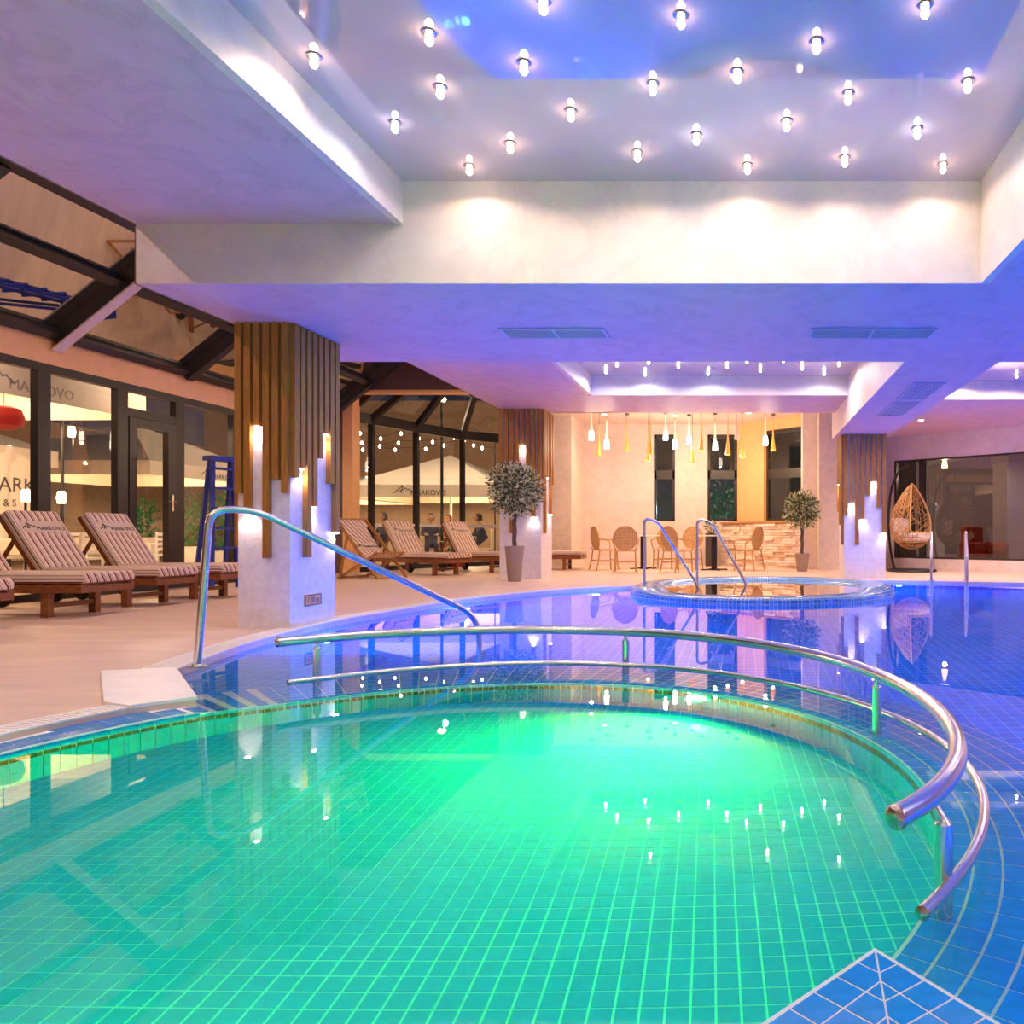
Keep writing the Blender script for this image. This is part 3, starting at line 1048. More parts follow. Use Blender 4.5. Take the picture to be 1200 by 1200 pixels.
# =================================================================== THINGS
# --- jacuzzi tub: domed mosaic ring, low at the front where it overflows
TC = Vector((.25, 10.72)); TR = 1.84
tub = tag(empty('jacuzzi_tub', (TC.x, TC.y, 0)), 'round raised whirlpool tub with domed pale blue mosaic rim in the pool', 'whirlpool tub')
def tub_mesh():
    n, prof = 72, []
    vs_, fs_, uvs = [], [], []
    for i in range(n):
        a = 2 * math.pi * i / n
        front = smooth01((math.cos(a + math.pi / 2) - .35) / .45)      # 1 towards the camera
        h = .10 - .062 * front; wd = .52 - .20 * front
        P = [(TR, -1.2), (TR, -.06), (TR - .01, h * .35), (TR - .06, h * .78), (TR - .14, h), (TR - wd * .6, h), (TR - wd * .85, h - .03), (TR - wd, .0), (TR - wd - .03, -.35), (TR - wd - .35, -.40), (TR - wd - .38, -.75), (0.02, -.78)]
        s_ = 0
        for k, (r, z) in enumerate(P):
            if k: s_ += math.hypot(r - P[k - 1][0], z - P[k - 1][1])
            vs_.append((r * math.cos(a), r * math.sin(a), z)); uvs.append((i / n * 2 * math.pi * 1.7, s_))
    m = len(P)
    for i in range(n):
        j = (i + 1) % n
        for k in range(m - 1):
            fs_.append((i * m + k, j * m + k, j * m + k + 1, i * m + k + 1))
    mb = MB().add(vs_, fs_)
    me = mb.mesh('rim', 'mosaic_tub', 'all')
    u = me.uv_layers.new(name='UVMap')
    for f_ in me.polygons:
        for li, vi in zip(f_.loop_indices, f_.vertices):
            q = uvs[vi]
            x_ = q[0]
            if f_.index >= (n - 1) * (m - 1) and vi < m: x_ = 2 * math.pi * 1.7
            u.data[li].uv = (x_, q[1])
    return me
link('rim', tub_mesh(), tub)
MB().lathe([(0.001, .046), (TR - .30, .046)], 48, cap=False).build('tub_water', 'water', tub)

# --- chrome helpers
def bend(pts, rad=.09, n=6):
    """round the corners of a polyline"""
    P = [Vector(p) for p in pts]; out = [P[0]]
    for i in range(1, len(P) - 1):
        a = (P[i - 1] - P[i]); b_ = (P[i + 1] - P[i])
        r_ = min(rad, a.length * .45, b_.length * .45)
        p0 = P[i] + a.normalized() * r_; p2 = P[i] + b_.normalized() * r_
        for k in range(n + 1):
            t_ = k / n
            out.append((1 - t_) ** 2 * p0 + 2 * t_ * (1 - t_) * P[i] + t_ ** 2 * p2)
    out.append(P[-1])
    return out

# --- curved double rail round the green pool
top_px = [(325, 753), (371, 748), (450, 743), (550, 739), (650, 738), (734, 740), (850, 750), (950, 766), (1029, 790), (1090, 826), (1118, 858), (1122, 890), (1100, 925), (1055, 955)]
low_px = [(337, 800), (450, 787), (550, 780), (650, 777), (734, 779), (850, 790), (950, 809), (1029, 832), (1100, 868), (1140, 905), (1152, 950), (1140, 1000), (1110, 1045), (1080, 1068)]
ZTOP, ZLOW = .200, .018
r_top = polar_fit(top_px, ZTOP, 3); r_low = polar_fit(low_px, ZLOW, 3)
rail = tag(empty('curved_rail', (PC.x, PC.y, WATER)), 'curved brushed chrome double rail standing round the green pool', 'rail')
def pth(x, y, z):
    d_ = G(x, y, z).xy - PC
    return math.atan2(d_.y, d_.x)
o3 = Vector((PC.x, PC.y, WATER))
a0, a1 = pth(326, 753, ZTOP), pth(1046, 957, ZTOP)
tp = [pol(a0 + (a1 - a0) * i / 90, r_top(a0 + (a1 - a0) * i / 90), ZTOP) - o3 for i in range(91)]
top = MB().tube(tp, .0265, 18).build('top_rail', 'chrome', rail, True)
for p, q in ((tp[0], tp[1]), (tp[-1], tp[-2])):
    d_ = (p - q).normalized()
    MB().tube([p - d_ * .001, p + d_ * .004, p + d_ * .010, p + d_ * .013], [.027, .0268, .022, .010], 18).build('end_cap', 'chrome_cap', top, True)
b0, b1 = pth(338, 800, ZLOW), pth(1078, 1069, ZLOW)
lp_ = [pol(b0 + (b1 - b0) * i / 90, r_low(b0 + (b1 - b0) * i / 90), ZLOW) - o3 for i in range(91)]
low = MB().tube(lp_, .0155, 14).build('lower_rail', 'chrome', rail, True)
for p, q in ((lp_[0], lp_[1]), (lp_[-1], lp_[-2])):
    d_ = (p - q).normalized()
    MB().tube([p - d_ * .001, p + d_ * .003, p + d_ * .008], [.016, .0158, .008], 14).build('end_cap', 'chrome_cap', low, True)
for x, y in ((371, 748), (734, 740), (1029, 790), (1089, 934)):
    a = pth(x, y, ZTOP)
    t3 = pol(a, r_top(a), ZTOP) - o3
    l3 = pol(a, r_low(a), ZLOW) - o3
    bx, by = (t3.x + l3.x) / 2, (t3.y + l3.y) / 2
    zb_ = z_curb(a) - WATER
    rp = max(r_top(a), r_edge(a) + .045) / r_top(a)
    p3 = Vector((t3.x * rp, t3.y * rp))
    pst = MB().tube([(p3.x, p3.y, zb_), (p3.x, p3.y, .186)], .0215, 16).build('post', 'chrome', rail, True)
    MB().tube([(p3.x, p3.y, .184), (p3.x, p3.y, .190), (p3.x, p3.y, .194), (t3.x, t3.y, t3.z)], [.0215, .019, .010, .010], 14).build('saddle', 'chrome', pst, True)

# --- stair rail at the deck edge, left
def bent_rail(name, pts, r, label, flange=None, rad=.12):
    base = Vector(pts[0])
    o = tag(empty(name, base), label, 'rail')
    MB().tube(bend([Vector(p) - base for p in pts], rad, 8), r, 14).build('tube', 'chrome', o, True)
    if flange:
        MB().lathe([(.055, .001), (.055, .008), (.03, .014), (.026, .02)], 20).build('floor_flange', 'chrome', o, True)
    return o
p0 = G(231, 782)
top0 = at(262, 600, p0.y + .03)
pend = at(560, 722, 5.8)
pm = top0 + (pend - top0) * .06
bent_rail('stair_rail', [p0, at(246, 596, p0.y + .01), at(300, 598, p0.y + .16), pend, (pend.x + .03, pend.y + .03, -.55)], .021, 'tall bent chrome stair rail in front of the slatted column beside the white slab', True, .16)

# --- two stair rails of the jacuzzi
for (xa, ya, xb, yb, xt, yt), lab in (((755, 681, 819, 688, 757, 613), 'bent chrome stair rail rising from the tub rim by the dark table pedestal'), ((817, 676, 875, 685, 820, 614), 'bent chrome stair rail over the tub in front of the stone knee wall')):
    ya_ = 10.2 if xa < 800 else 10.9
    A_ = at(xa, ya, ya_); B_ = at(xb, yb, ya_ + .15)
    T_ = at(xt, yt - 6, ya_); T2 = at(xt + 14, yt - 2, ya_ + .03)
    A_.z = .04
    bent_rail('tub_rail', [A_, (A_.x, A_.y, T_.z), (T2.x, T2.y, T2.z), (B_.x, B_.y, B_.z), (B_.x + .01, B_.y, -.2)], .019, lab, False, .11)
# --- two ladder rails at the far edge
for x, lab in ((1091.5, 'upright chrome ladder rail at the far pool edge in front of the egg chair'), (1131.5, 'upright chrome ladder rail at the far pool edge right beside the dark window')):
    b_ = at(x, 681, 12.62); b_.z = 0
    b_.y = 12.75
    b_.x = (x - CX) / F * 12.75
    bent_rail('ladder_rail', [b_, (b_.x, b_.y, .80), (b_.x - .028, b_.y - .115, .83), (b_.x - .145, b_.y - .58, .45), (b_.x - .16, b_.y - .64, -.5)], .022, lab, True, .12)

# --- slatted columns
def column(name, x0, x1, y0, y1, zt, front, side, lamps_f, lamps_s, label, side_face=1, sw=.052, sd=.045):
    """front: slat bottoms along the -Y face; side: along the +X (or -X) face; None lets the stone show"""
    o = tag(empty(name, (x0, y0, 0)), label, 'column')
    W_, D_ = x1 - x0, y1 - y0
    MB().box((0, 0, 0), (W_, D_, zt)).build('shaft', 'column_stone', o)
    nf = len(front)
    for i, zb_ in enumerate(front):
        cx = -.015 + (W_ + .03) * (i + .5) / nf
        w2_ = min(sw, W_ / nf * .72) / 2
        s_ = MB().box((cx - w2_, -sd, zb_), (cx + w2_, -.001, zt - .004)).build('slat', 'slat_wood', o)
        if i in lamps_f: lamp(o, (cx, -sd * .55 - .01, zb_ - .008), w2_ * .7)
    ns = len(side)
    for i, zb_ in enumerate(side):
        cyy = -.02 + (D_ + .03) * (i + .5) / ns
        w2_ = min(sw, D_ / ns * .72) / 2
        xa, xb = (W_ + .001, W_ + sd) if side_face > 0 else (-sd, -.001)
        MB().box((xa, cyy - w2_, zb_), (xb, cyy + w2_, zt - .004)).build('slat', 'slat_wood', o)
        if i in lamps_s: lamp(o, ((W_ + sd * .6) if side_face > 0 else -sd * .6, cyy, zb_ - .008), w2_ * .7)
    return o
def lamp(parent, p, r):
    MB().lathe([(r, -.004), (r, .007)], 12, p).build('column_lamp', 'lamp_column', parent)
    light('column_light', 'SPOT', (p[0], p[1], p[2] - .012), P_COLUMN, (1, .82, .86), parent, .012, (0, 0, 0), R(125), .8)
Z = lambda y, Y: zat(y, Y)
Y1 = 6.36
front1 = [Z(578, Y1), Z(598, Y1), Z(500, Y1), Z(654, Y1), Z(562, Y1), Z(578, Y1)]
ys = [6.36 + .7 * (i + .5) / 8 for i in range(8)]
side1 = [Z(560, ys[0]), Z(549, ys[1]), Z(653, ys[2]), Z(594, ys[3]), Z(537, ys[4]), Z(509, ys[5]), Z(567, ys[6]), Z(624, ys[7])]
x10, x11 = (279 - CX) / F * Y1, (340 - CX) / F * Y1
col1 = column('slatted_column', x10, x11, Y1, Y1 + .70, ZB, front1, side1, {1, 2}, {1, 3, 5, 7}, 'pale stone column with wood slats and a small orange depth plaque', sw=.078)
# the low slat on the hidden side, seen edge on
MB().box((-.045, .02, Z(641, Y1)), (-.001, .10, ZB - .004)).build('slat', 'slat_wood', col1)
pq = MB().box((x11 - x10 + .001, .20, Z(710, 6.62)), (x11 - x10 + .010, .45, Z(697, 6.62))).build('depth_plaque', 'plaque', col1)
vs_, fs_ = text_mb('1.00 m', .075, .001)
zc_ = (Z(710, 6.62) + Z(697, 6.62)) / 2
MB().add([(x11 - x10 + .0105 + v[2], .325 + v[0] * .9, zc_ + v[1]) for v in vs_], fs_).build('lettering', 'print_ink', pq)
bq = MB()
for (ya, yb, za, zb_) in ((.20, .45, Z(710, 6.62), Z(710, 6.62) + .008), (.20, .45, Z(697, 6.62) - .008, Z(697, 6.62)), (.20, .208, Z(710, 6.62), Z(697, 6.62)), (.442, .45, Z(710, 6.62), Z(697, 6.62))):
    bq.box((x11 - x10 + .008, ya, za), (x11 - x10 + .0125, yb, zb_))
bq.build('plaque_border', 'print_ink', pq)

Y2 = 13.3
f2 = [Z(y, Y2) for y in (560, 600, 625, 560, 522, 545, 606, 588)]
s2 = [Z(588, Y2 + .1), Z(625, Y2 + .2), Z(560, Y2 + .3), Z(547, Y2 + .4), Z(603, Y2 + .5), Z(568, Y2 + .6)]
column('slatted_column', (585.5 - CX) / F * Y2, (634 - CX) / F * Y2, Y2, Y2 + .75, ZS, f2, s2, {4, 6}, {2, 4}, 'pale stone column with wood slats behind the round potted tree', sw=.07)
Y3 = 13.5
f3 = [Z(y, Y3) for y in (603, 590, 638, 609, 581, 565, 595, 625)]
s3 = [Z(638, Y3 + .1), Z(610, Y3 + .25), Z(615, Y3 + .4), Z(568, Y3 + .55), Z(600, Y3 + .68)]
column('slatted_column', (989 - CX) / F * Y3, (1038 - CX) / F * Y3, Y3, Y3 + .7, ZB, f3, s3, {1, 3, 5, 7}, {3}, 'pale stone column with wood slats beside the hanging egg chair', -1, sw=.07)

# --- crystal spotlights
ring_me = MB().lathe([(.020, 0), (.034, -.004), (.036, -.008), (.030, -.010), (.022, -.010)], 20, cap=False).mesh('ring', 'chrome', True)
cry = MB().lathe([(.004, -.008), (.018, -.012), (.016, -.030), (.021, -.046), (.012, -.062), (.003, -.066)], 12)
cry_me = {'w': cry.mesh('crystal', 'lamp_warm'), 'c': cry.mesh('crystal', 'lamp_cool')}
def spot(x, y, z, kind, label, group, power):
    o = tag(empty('ceiling_spotlight', (x, y, z)), label, 'spotlight', group)
    link('ring', ring_me, o); link('crystal', cry_me[kind], o)
    light('spot_light', 'SPOT', (0, 0, -.072), power, WARM if kind == 'w' else COOL, o, .016, (0, 0, 0), R(168), .40)
def gz(x, y, z): 
    Y = (z - HC) * F / (CY - y)
    return (x - CX) / F * Y, Y
S1 = [(637, 8, 'w'), (798, 25, 'w'), (1084, 13, 'w'), (503, 45, 'w'), (368, 72, 'w'), (614, 80, 'w'), (957, 55, 'w'), (864, 90, 'w'), (516, 108, 'w'), (669, 135, 'w'), (765, 104, 'w'), (994, 115, 'w'), (1134, 101, 'w'), (463, 149, 'c'), (922, 147, 'w'), (816, 163, 'c'), (1075, 156, 'c'), (598, 173, 'w'), (747, 183, 'w'), (550, 199, 'w'), (876, 198, 'w'), (990, 189, 'w'), (1105, 197, 'w')]
for x, y, k in S1:
    X, Y = gz(x, y, ZC - .03)
    spot(X, Y, ZC, k, 'warm glowing crystal spotlight in the large glossy ceiling coffer' if k == 'w' else 'cool white crystal spotlight in the large glossy ceiling coffer', 'warm spotlights in the large coffer' if k == 'w' else 'cool spotlights in the large coffer', P_SPOT)
# the same scatter goes on over the camera
for X, Y in ((-1.9, 2.6), (.55, 2.75), (-1.1, 2.2), (-.1, 1.8), (1.2, 2.1), (-1.7, 1.2), (.7, .9), (-.5, .4), (-1.4, -.4), (.9, -.5), (0, -1.3)):
    spot(X, Y, ZC, 'w', 'warm glowing crystal spotlight in the large glossy ceiling coffer', 'warm spotlights in the large coffer', P_SPOT)
S2 = [(710, 435, 'c'), (723, 427, 'w'), (760, 424, 'w'), (756, 438, 'c'), (795, 429, 'w'), (830, 437, 'c'), (852, 429, 'w'), (875, 423, 'w'), (891, 433.7, 'w'), (918, 422, 'w'), (940, 431, 'w'), (966, 437, 'c'), (983, 426.7, 'w')]
for x, y, k in S2:
    X, Y = gz(x, y, ZC - .03)
    spot(X, Y, ZC, k, 'warm crystal spotlight in the small coffer behind the blue beam' if k == 'w' else 'cool crystal spotlight in the small coffer behind the blue beam', 'warm spotlights in the small coffer' if k == 'w' else 'cool spotlights in the small coffer', P_SPOT * 2.2)
for X, Y in ((-1.8, 8.6), (-.4, 8.9), (.9, 8.5), (-1.2, 9.7), (.3, 9.8), (1.2, 9.6)):
    spot(X, Y, ZC, 'w', 'warm crystal spotlight in the small coffer behind the blue beam', 'warm spotlights in the small coffer', P_SPOT * 1.2)
for X, Y in ((3.5, 12.0), (4.25, 11.85), (5.1, 12.05), (4.0, 10.2), (5.4, 9.6), (6.8, 10.8)):
    spot(X, Y, ZC, 'w', 'warm crystal spotlight in the coffer above the far ladder rails', 'spotlights above the ladder rails', P_SPOT * 6)

# --- downlights added to fill in light, most of them hidden by the soffits
dl_ring = MB().lathe([(.055, -.001), (.075, -.004), (.075, -.008), (.055, -.008)], 20, cap=False).mesh('ring', 'chrome', True)
dl_lens = MB().lathe([(.055, -.003), (.050, -.006), (.004, -.007)], 20).mesh('lens', 'lamp_warm')
def fill_downlight(x, y, z, power, col, label, group, cone=130):
    o = tag(empty('fill_downlight', (x, y, z)), label, 'fill_downlight', group)
    link('ring', dl_ring, o); link('lens', dl_lens, o)
    light('fill_light', 'SPOT', (0, 0, -.02), power, col, o, .05, (0, 0, 0), R(cone), .7)
for y in (1.2, 3.6, 6.0, 8.4, 10.8, 13.2):
    fill_downlight(-5.6, y, 4.28, P_DOWN * 1.6, (1, .70, .54), 'added flush round downlight in the dark lid above the loungers', 'added downlights over the loungers', 168)
for x, y in ((-3.3, .2), (-3.3, 1.6)):
    fill_downlight(x, y, ZS, P_DOWN, (1, .80, .70), 'added flush round downlight in the side soffit over the deck', 'added downlights over the near deck', 140)
for x, y in ((-3.3, 15.0), (-1.8, 14.8), (-.2, 15.2), (1.1, 15.0), (-3.2, 17.4), (-1.6, 17.6), (.1, 17.2)):
    fill_downlight(x, y, ZA, P_DOWN * .9, (1, .70, .46), 'added flush round downlight in the dining bay ceiling', 'added downlights in the dining bay', 140)
for x, y in ((3.2, .6), (3.2, 2.6), (5.2, 1.2), (5.2, 3.6), (7.4, 2.4)):
    fill_downlight(x, y, ZB, P_DOWN * .8, (1, .88, .80), 'added flush round downlight in the low soffit over the right end of the pool', 'added downlights over the pool', 150)
for x, y in ((3.4, 14.6), (5.2, 13.6), (7.0, 13.2)):
    fill_downlight(x, y, ZS, P_DOWN * 2.6, (1, .72, .56), 'added flush round downlight in the ceiling before the angled wall', 'added downlights by the angled wall', 140)

# --- air vents in the soffits
def vent(x0, x1, y0, y1, z, label, slots, along='x'):
    o = tag(empty('air_vent', ((x0 + x1) / 2, (y0 + y1) / 2, z)), label, 'vent')
    a, b_ = (x1 - x0) / 2, (y1 - y0) / 2
    f_ = MB()
    t_ = .022
    for q in ((-a, a, -b_, -b_ + t_), (-a, a, b_ - t_, b_), (-a, -a + t_, -b_ + t_, b_ - t_), (a - t_, a, -b_ + t_, b_ - t_)):
        f_.box((q[0], q[2], -.014), (q[1], q[3], -.001))
    if along == 'x': f_.box((-.01, -b_ + t_, -.013), (.01, b_ - t_, -.001))
    f_.build('vent_frame', 'vent', o)
    MB().box((-a + t_, -b_ + t_, -.003), (a - t_, b_ - t_, -.001)).build('vent_back', 'vent_dark', o)
    for k in range(slots):
        if along == 'x':
            y_ = -b_ + t_ + (2 * b_ - 2 * t_) * (k + .5) / slots
            MB().box((-a + t_, y_ - .006, -.011), (a - t_, y_ + .006, -.004)).build('louvre', 'vent', o)
        else:
            x_ = -a + t_ + (2 * a - 2 * t_) * (k + .5) / slots
            MB().box((x_ - .007, -b_ + t_, -.011), (x_ + .007, b_ - t_, -.004)).build('louvre', 'vent', o)
vent((590 - CX) / F * 6.65, (722 - CX) / F * 6.65 - .08, 6.50, 6.82, ZB, 'long slotted air vent in the lilac beam soffit nearer the wood column', 6)
vent((962 - CX) / F * 6.65 - .1, (1088 - CX) / F * 6.65 + .05, 6.50, 6.82, ZB, 'long slotted air vent in the deep blue part of the beam soffit', 6)
vent(1.98, 2.36, 8.85, 9.95, ZB, 'rectangular air vent in the side beam, the one closer to the blue cross beam', 7, 'y')
vent(1.98, 2.36, 10.15, 11.3, ZB, 'rectangular air vent in the side beam, the one closer to the column', 7, 'y')

# --- sun loungers
stripe_logo = logo_mb(.070, .008, lambda x, y, z: (y, x, -z))
def make_lounger():
    o = empty('sun_lounger')
    wd = 'lounger_wood'
    for s in (-1, 1):
        MB().box((-2.0, s * .29 - .02, .235), (-.02, s * .29 + .02, .315)).build('side_rail', wd, o)
        MB().box((-.42, s * .262 - .032, 0), (-.35, s * .262 + .032, .24)).build('leg', wd, o)
        MB().box((-1.72, s * .25 - .028, .06), (-1.65, s * .25 + .028, .24)).build('leg', wd, o)
        wh = MB()
        wh.lathe([(.03, -.018), (.085, -.02), (.10, -.012), (.10, .012), (.085, .02), (.03, .018)], 20)
        wh.build('wheel', 'dark_metal', o, True, (-1.685, s * .315, .10), (R(90), 0, 0))
    MB().box((-.405, -.23, .09), (-.365, .23, .135)).build('stretcher', wd, o)
    MB().box((-.045, -.27, .235), (-.02, .27, .30)).build('end_rail', wd, o)
    for k in range(9):
        x_ = -.10 - k * .14
        MB().box((x_ - .035, -.27, .30), (x_ + .035, .27, .325)).build('seat_slat', wd, o)
    mt = rbox((-1.33, -.30, .327), (.0, .30, .425), .022, 3)
    mt.build('mattress', 'stripes', o, True)
    a = R(180 + 57)
    fr = MB()
    for s in (-1, 1): fr.box((0, s * .27 - .02, .0), (.80, s * .27 + .02, .045))
    for k in range(6): fr.box((.05 + k * .14, -.25, .005), (.11 + k * .14, .25, .03))
    bf = fr.build('backrest_frame', wd, o, False, (-1.30, 0, .335), (0, a, 0))
    cu = rbox((.03, -.30, -.095), (.80, .30, -.001), .022, 3).build('back_cushion', 'stripes', o, True, (-1.30, 0, .335), (0, a, 0))
    pn = MB().box((.50, -.245, -.0985), (.655, .245, -.09)).build('print_panel', 'print_cream', cu)
    m = MB(); m.add([(v[0] + .575, v[1], v[2] - .0995) for v in stripe_logo.v], stripe_logo.f)
    m.build('lettering', 'print_ink', cu)
    pr = MB()
    for s in (-1, 1): pr.bar((-1.60, s * .22, .80), (-1.92, s * .22, .28), .03, .03)
    pr.bar((-1.60, -.22, .80), (-1.60, .22, .80), .03, .03)
    pr.build('backrest_prop', wd, o)
    return o
lg = make_lounger()
GR = 'striped sun loungers along the glass wall'
spots = [(-6.19, 6.15, 'striped sun lounger nearest the white slab, its foot end showing'),
         (-6.22, 7.46, 'striped sun lounger beside the white slab, second from the slab'),
         (-6.33, 8.52, 'striped sun lounger with printed back in front of the second window pane'),
         (-6.29, 9.47, 'striped sun lounger with printed back in front of the glass door'),
         (-5.40, 14.46, 'striped sun lounger beside the folding deck chair'),
         (-4.70, 15.60, 'striped sun lounger between the deck chair row and the potted tree column'),
         (-3.55, 16.9, 'striped lounger foot end showing past the column of the potted tree')]
for i, (x, y, lab) in enumerate(spots):
    o = lg if i == 0 else copy_tree(lg)
    o.location = (x, y, 0)
    o.rotation_euler = (0, 0, R(-25) if i in (4, 5) else 0)
    tag(o, lab, 'sun lounger', 'striped sun loungers')

# --- folding deck chair
def deck_chair(loc, rz):
    o = tag(empty('deck_chair', loc, rz), 'folding wooden deck chair with striped canvas sling', 'deck chair')
    wd = 'deckchair_wood'
    A = (-.62, .98); Bq = (.30, .02); Cq = (.26, .42); D = (-.55, .02)     # long frame A-B, seat frame C-D
    for s in (-1, 1):
        y = s * .29
        MB().bar((A[0], y, A[1]), (Bq[0], y, Bq[1]), .026, .045).build('back_rail', wd, o)
        MB().bar((Cq[0], y * .9, Cq[1]), (D[0], y * .9, D[1]), .026, .045).build('seat_rail', wd, o)
        MB().bar((-.33, y * 1.08, .72), (-.50, y * 1.08, .02), .022, .035).build('prop', wd, o)
    for p in (A, Bq, Cq, D):
        MB().bar((p[0], -.30, p[1]), (p[0], .30, p[1]), .04, .028).build('cross_bar', wd, o)
    sag = spline([Vector((A[0], A[1])), Vector((-.38, .66)), Vector((-.12, .40)), Vector((.08, .345)), Vector((Cq[0], Cq[1]))], 6)
    m = MB()
    for i, p in enumerate(sag):
        m.v += [(p.x, -.23, p.y), (p.x, .23, p.y), (p.x - .006, .23, p.y - .006), (p.x - .006, -.23, p.y - .006)]
        if i:
            b_ = 4 * (i - 1)
            for q in ((0, 1, 5, 4), (3, 7, 6, 2), (0, 4, 7, 3), (1, 2, 6, 5)):
                m.f.append(tuple(b_ + k for k in q)); m.mi.append(0)
    sl = m.build('canvas_sling', 'stripes', o, True)
    # print on the sling
    a = math.atan2(.66 - .40, -.38 + .12)
    u = Vector((math.cos(a), 0, math.sin(a))); nrm = Vector((math.sin(a), 0, -math.cos(a)))
    if nrm.z < 0: nrm = -nrm
    c_ = Vector((-.26, 0, .525)) + nrm * .014
    q = logo_mb(.056, .007, lambda x, y, z: tuple(c_ + Vector((0, x, 0)) + u * y + nrm * z))
    pb = MB().bar(c_ - u * .07 - nrm * .008, c_ + u * .07 - nrm * .008, .40, .006, tuple(nrm)).build('print_panel', 'print_cream', sl)
    q.build('lettering', 'print_ink', sl)
    return o
dk = deck_chair((-6.50, 13.5, 0), R(-22))
dk.scale = (1.08, 1.08, 1.08)

# --- rattan bistro chairs and tables
def make_chair():
    o = empty('bistro_chair')
    r_ = 'rattan'
    oval = [(.235 * math.cos(t_) , -.20 - .06 * (.5 + .5 * math.sin(t_)) , .70 + .245 * math.sin(t_)) for t_ in [2 * math.pi * k / 24 for k in range(24)]]
    bk = MB().tube(oval, .016, 8, closed=True).build('back_hoop', r_, o, True)
    pn = MB(); cpt = (0, -.232, .70)
    for off in (-.004, .004):
        k0 = len(pn.v)
        pn.add([(cpt[0], cpt[1] + off, cpt[2])] + [(p[0], p[1] + off, p[2]) for p in oval], [((0, k + 1, (k + 1) % 24 + 1) if off > 0 else (0, (k + 1) % 24 + 1, k + 1)) for k in range(24)])
    pn.build('back_panel', 'woven', o)
    rbox((-.22, -.20, .425), (.22, .22, .465), .018, 2).build('seat', 'woven_seat', o, True)
    for s in (-1, 1):
        MB().tube(spline([(s * .20, -.20, .44), (s * .215, -.235, .2), (s * .23, -.28, 0)], 4), .015, 8).build('leg', r_, o, True)
        MB().tube(spline([(s * .20, .20, .44), (s * .205, .21, .2), (s * .21, .225, 0)], 4), .015, 8).build('leg', r_, o, True)
        MB().tube(spline([(s * .225, -.235, .70), (s * .27, -.08, .665), (s * .27, .14, .65), (s * .25, .215, .58), (s * .21, .20, .45)], 5), .013, 8).build('armrest', r_, o, True)
        MB().tube([(s * .207, -.245, .20), (s * .205, .212, .20)], .010, 6).build('stretcher', r_, o, True)
        MB().tube([(s * .205, -.21, .44), (s * .20, -.225, .50)], .014, 6).build('back_stay', r_, o, True)
    MB().tube([(-.207, .212, .22), (.207, .212, .22)], .010, 6).build('stretcher', r_, o, True)
    MB().tube([(-.21, -.25, .22), (.21, -.25, .22)], .010, 6).build('stretcher', r_, o, True)
    return o
grid_mat('woven', (.70, .44, .20), (.40, .22, .08), .03, .004, .6)
grid_mat('woven_seat', (.74, .52, .30), (.5, .3, .14), .03, .004, .6)
# weave runs in the upright plane of the back
for nm in ('woven',):
    nt = M[nm].node_tree
    tc = [n_ for n_ in nt.nodes if n_.type == 'TEX_COORD'][0]; br = [n_ for n_ in nt.nodes if n_.type == 'TEX_BRICK'][0]
    mp_ = nd(nt, 'ShaderNodeMapping'); mp_.inputs['Rotation'].default_value = (R(90), 0, 0)
    nt.links.new(tc.outputs['Object'], mp_.inputs[0]); nt.links.new(mp_.outputs[0], br.inputs['Vector'])
ch = make_chair()
chairs = [(709, 668, -58, 'rattan bistro armchair side-on, the one nearest the plain wall'),
          (733, 670.5, 8, 'rattan bistro armchair turned with its round back to the pool by the first table'),
          (779, 666.5, 172, 'rattan bistro armchair facing the pool, in front of the narrow window'),
          (794, 670.5, -42, 'rattan bistro armchair seen obliquely from behind, between the two tables'),
          (808, 667, 165, 'rattan bistro armchair behind the oblique one, facing the pool'),
          (877, 668.5, 60, 'rattan bistro armchair side-on in front of the stone knee wall')]
for i, (x, y, rz, lab) in enumerate(chairs):
    o = ch if i == 0 else copy_tree(ch)
    o.location = G(x, y); o.rotation_euler = (0, 0, R(rz))
    tag(o, lab, 'chair', 'rattan bistro chairs')
def table(x, y, lab):
    o = tag(empty('cafe_table', G(x, y)), lab, 'table', 'cafe tables')
    MB().lathe([(.36, .735), (.375, .74), (.375, .755), (.36, .76)], 32).build('table_top', 'white_paint', o, True)
    MB().box((-.06, -.06, .02), (.06, .06, .735)).build('pedestal', 'dark_metal', o)
    b_ = MB().lathe([(.10, .0), (.10, .03), (.05, .045)], 16)
    for k in range(4):
        a = k * math.pi / 2 + .4
        b_.bar((0, 0, .02), (.30 * math.cos(a), .30 * math.sin(a), .012), .05, .022)
    b_.build('base', 'dark_metal', o)
table(754, 666.5, 'cafe table with dark pedestal between the chairs by the plain wall')
table(837, 668, 'cafe table with dark pedestal in front of the stone knee wall')

# --- pendant lamps over the tables
PEND = [(693, 516, 'w'), (702, 534, 'a'), (711, 526, 'w'), (735, 528, 'a'), (759.5, 540, 'a'), (762, 532, 'a'), (780, 516, 'w'), (791, 526, 'w'), (807.5, 521, 'w'), (811.5, 542, 'a'), (822, 528, 'a'), (838, 528, 'w'), (853, 533, 'a'), (863.5, 515, 'u'), (870, 536, 'a'), (897, 522, 'w'), (906, 528, 'a')]
neck = {'w': MB().lathe([(.012, .62), (.014, .40), (.03, .24), (.036, .20)], 14, cap=False).mesh('bottle_neck', 'pendant_neck', True),
        'a': MB().lathe([(.012, .66), (.014, .46), (.022, .30), (.05, .10), (.060, .02), (.058, .0)], 14, cap=False).mesh('bottle_glass', 'amber_glass', True),
        'u': MB().lathe([(.012, .55), (.016, .34), (.05, .06), (.058, .0)], 14).mesh('bottle_glass', 'white_paint', True)}
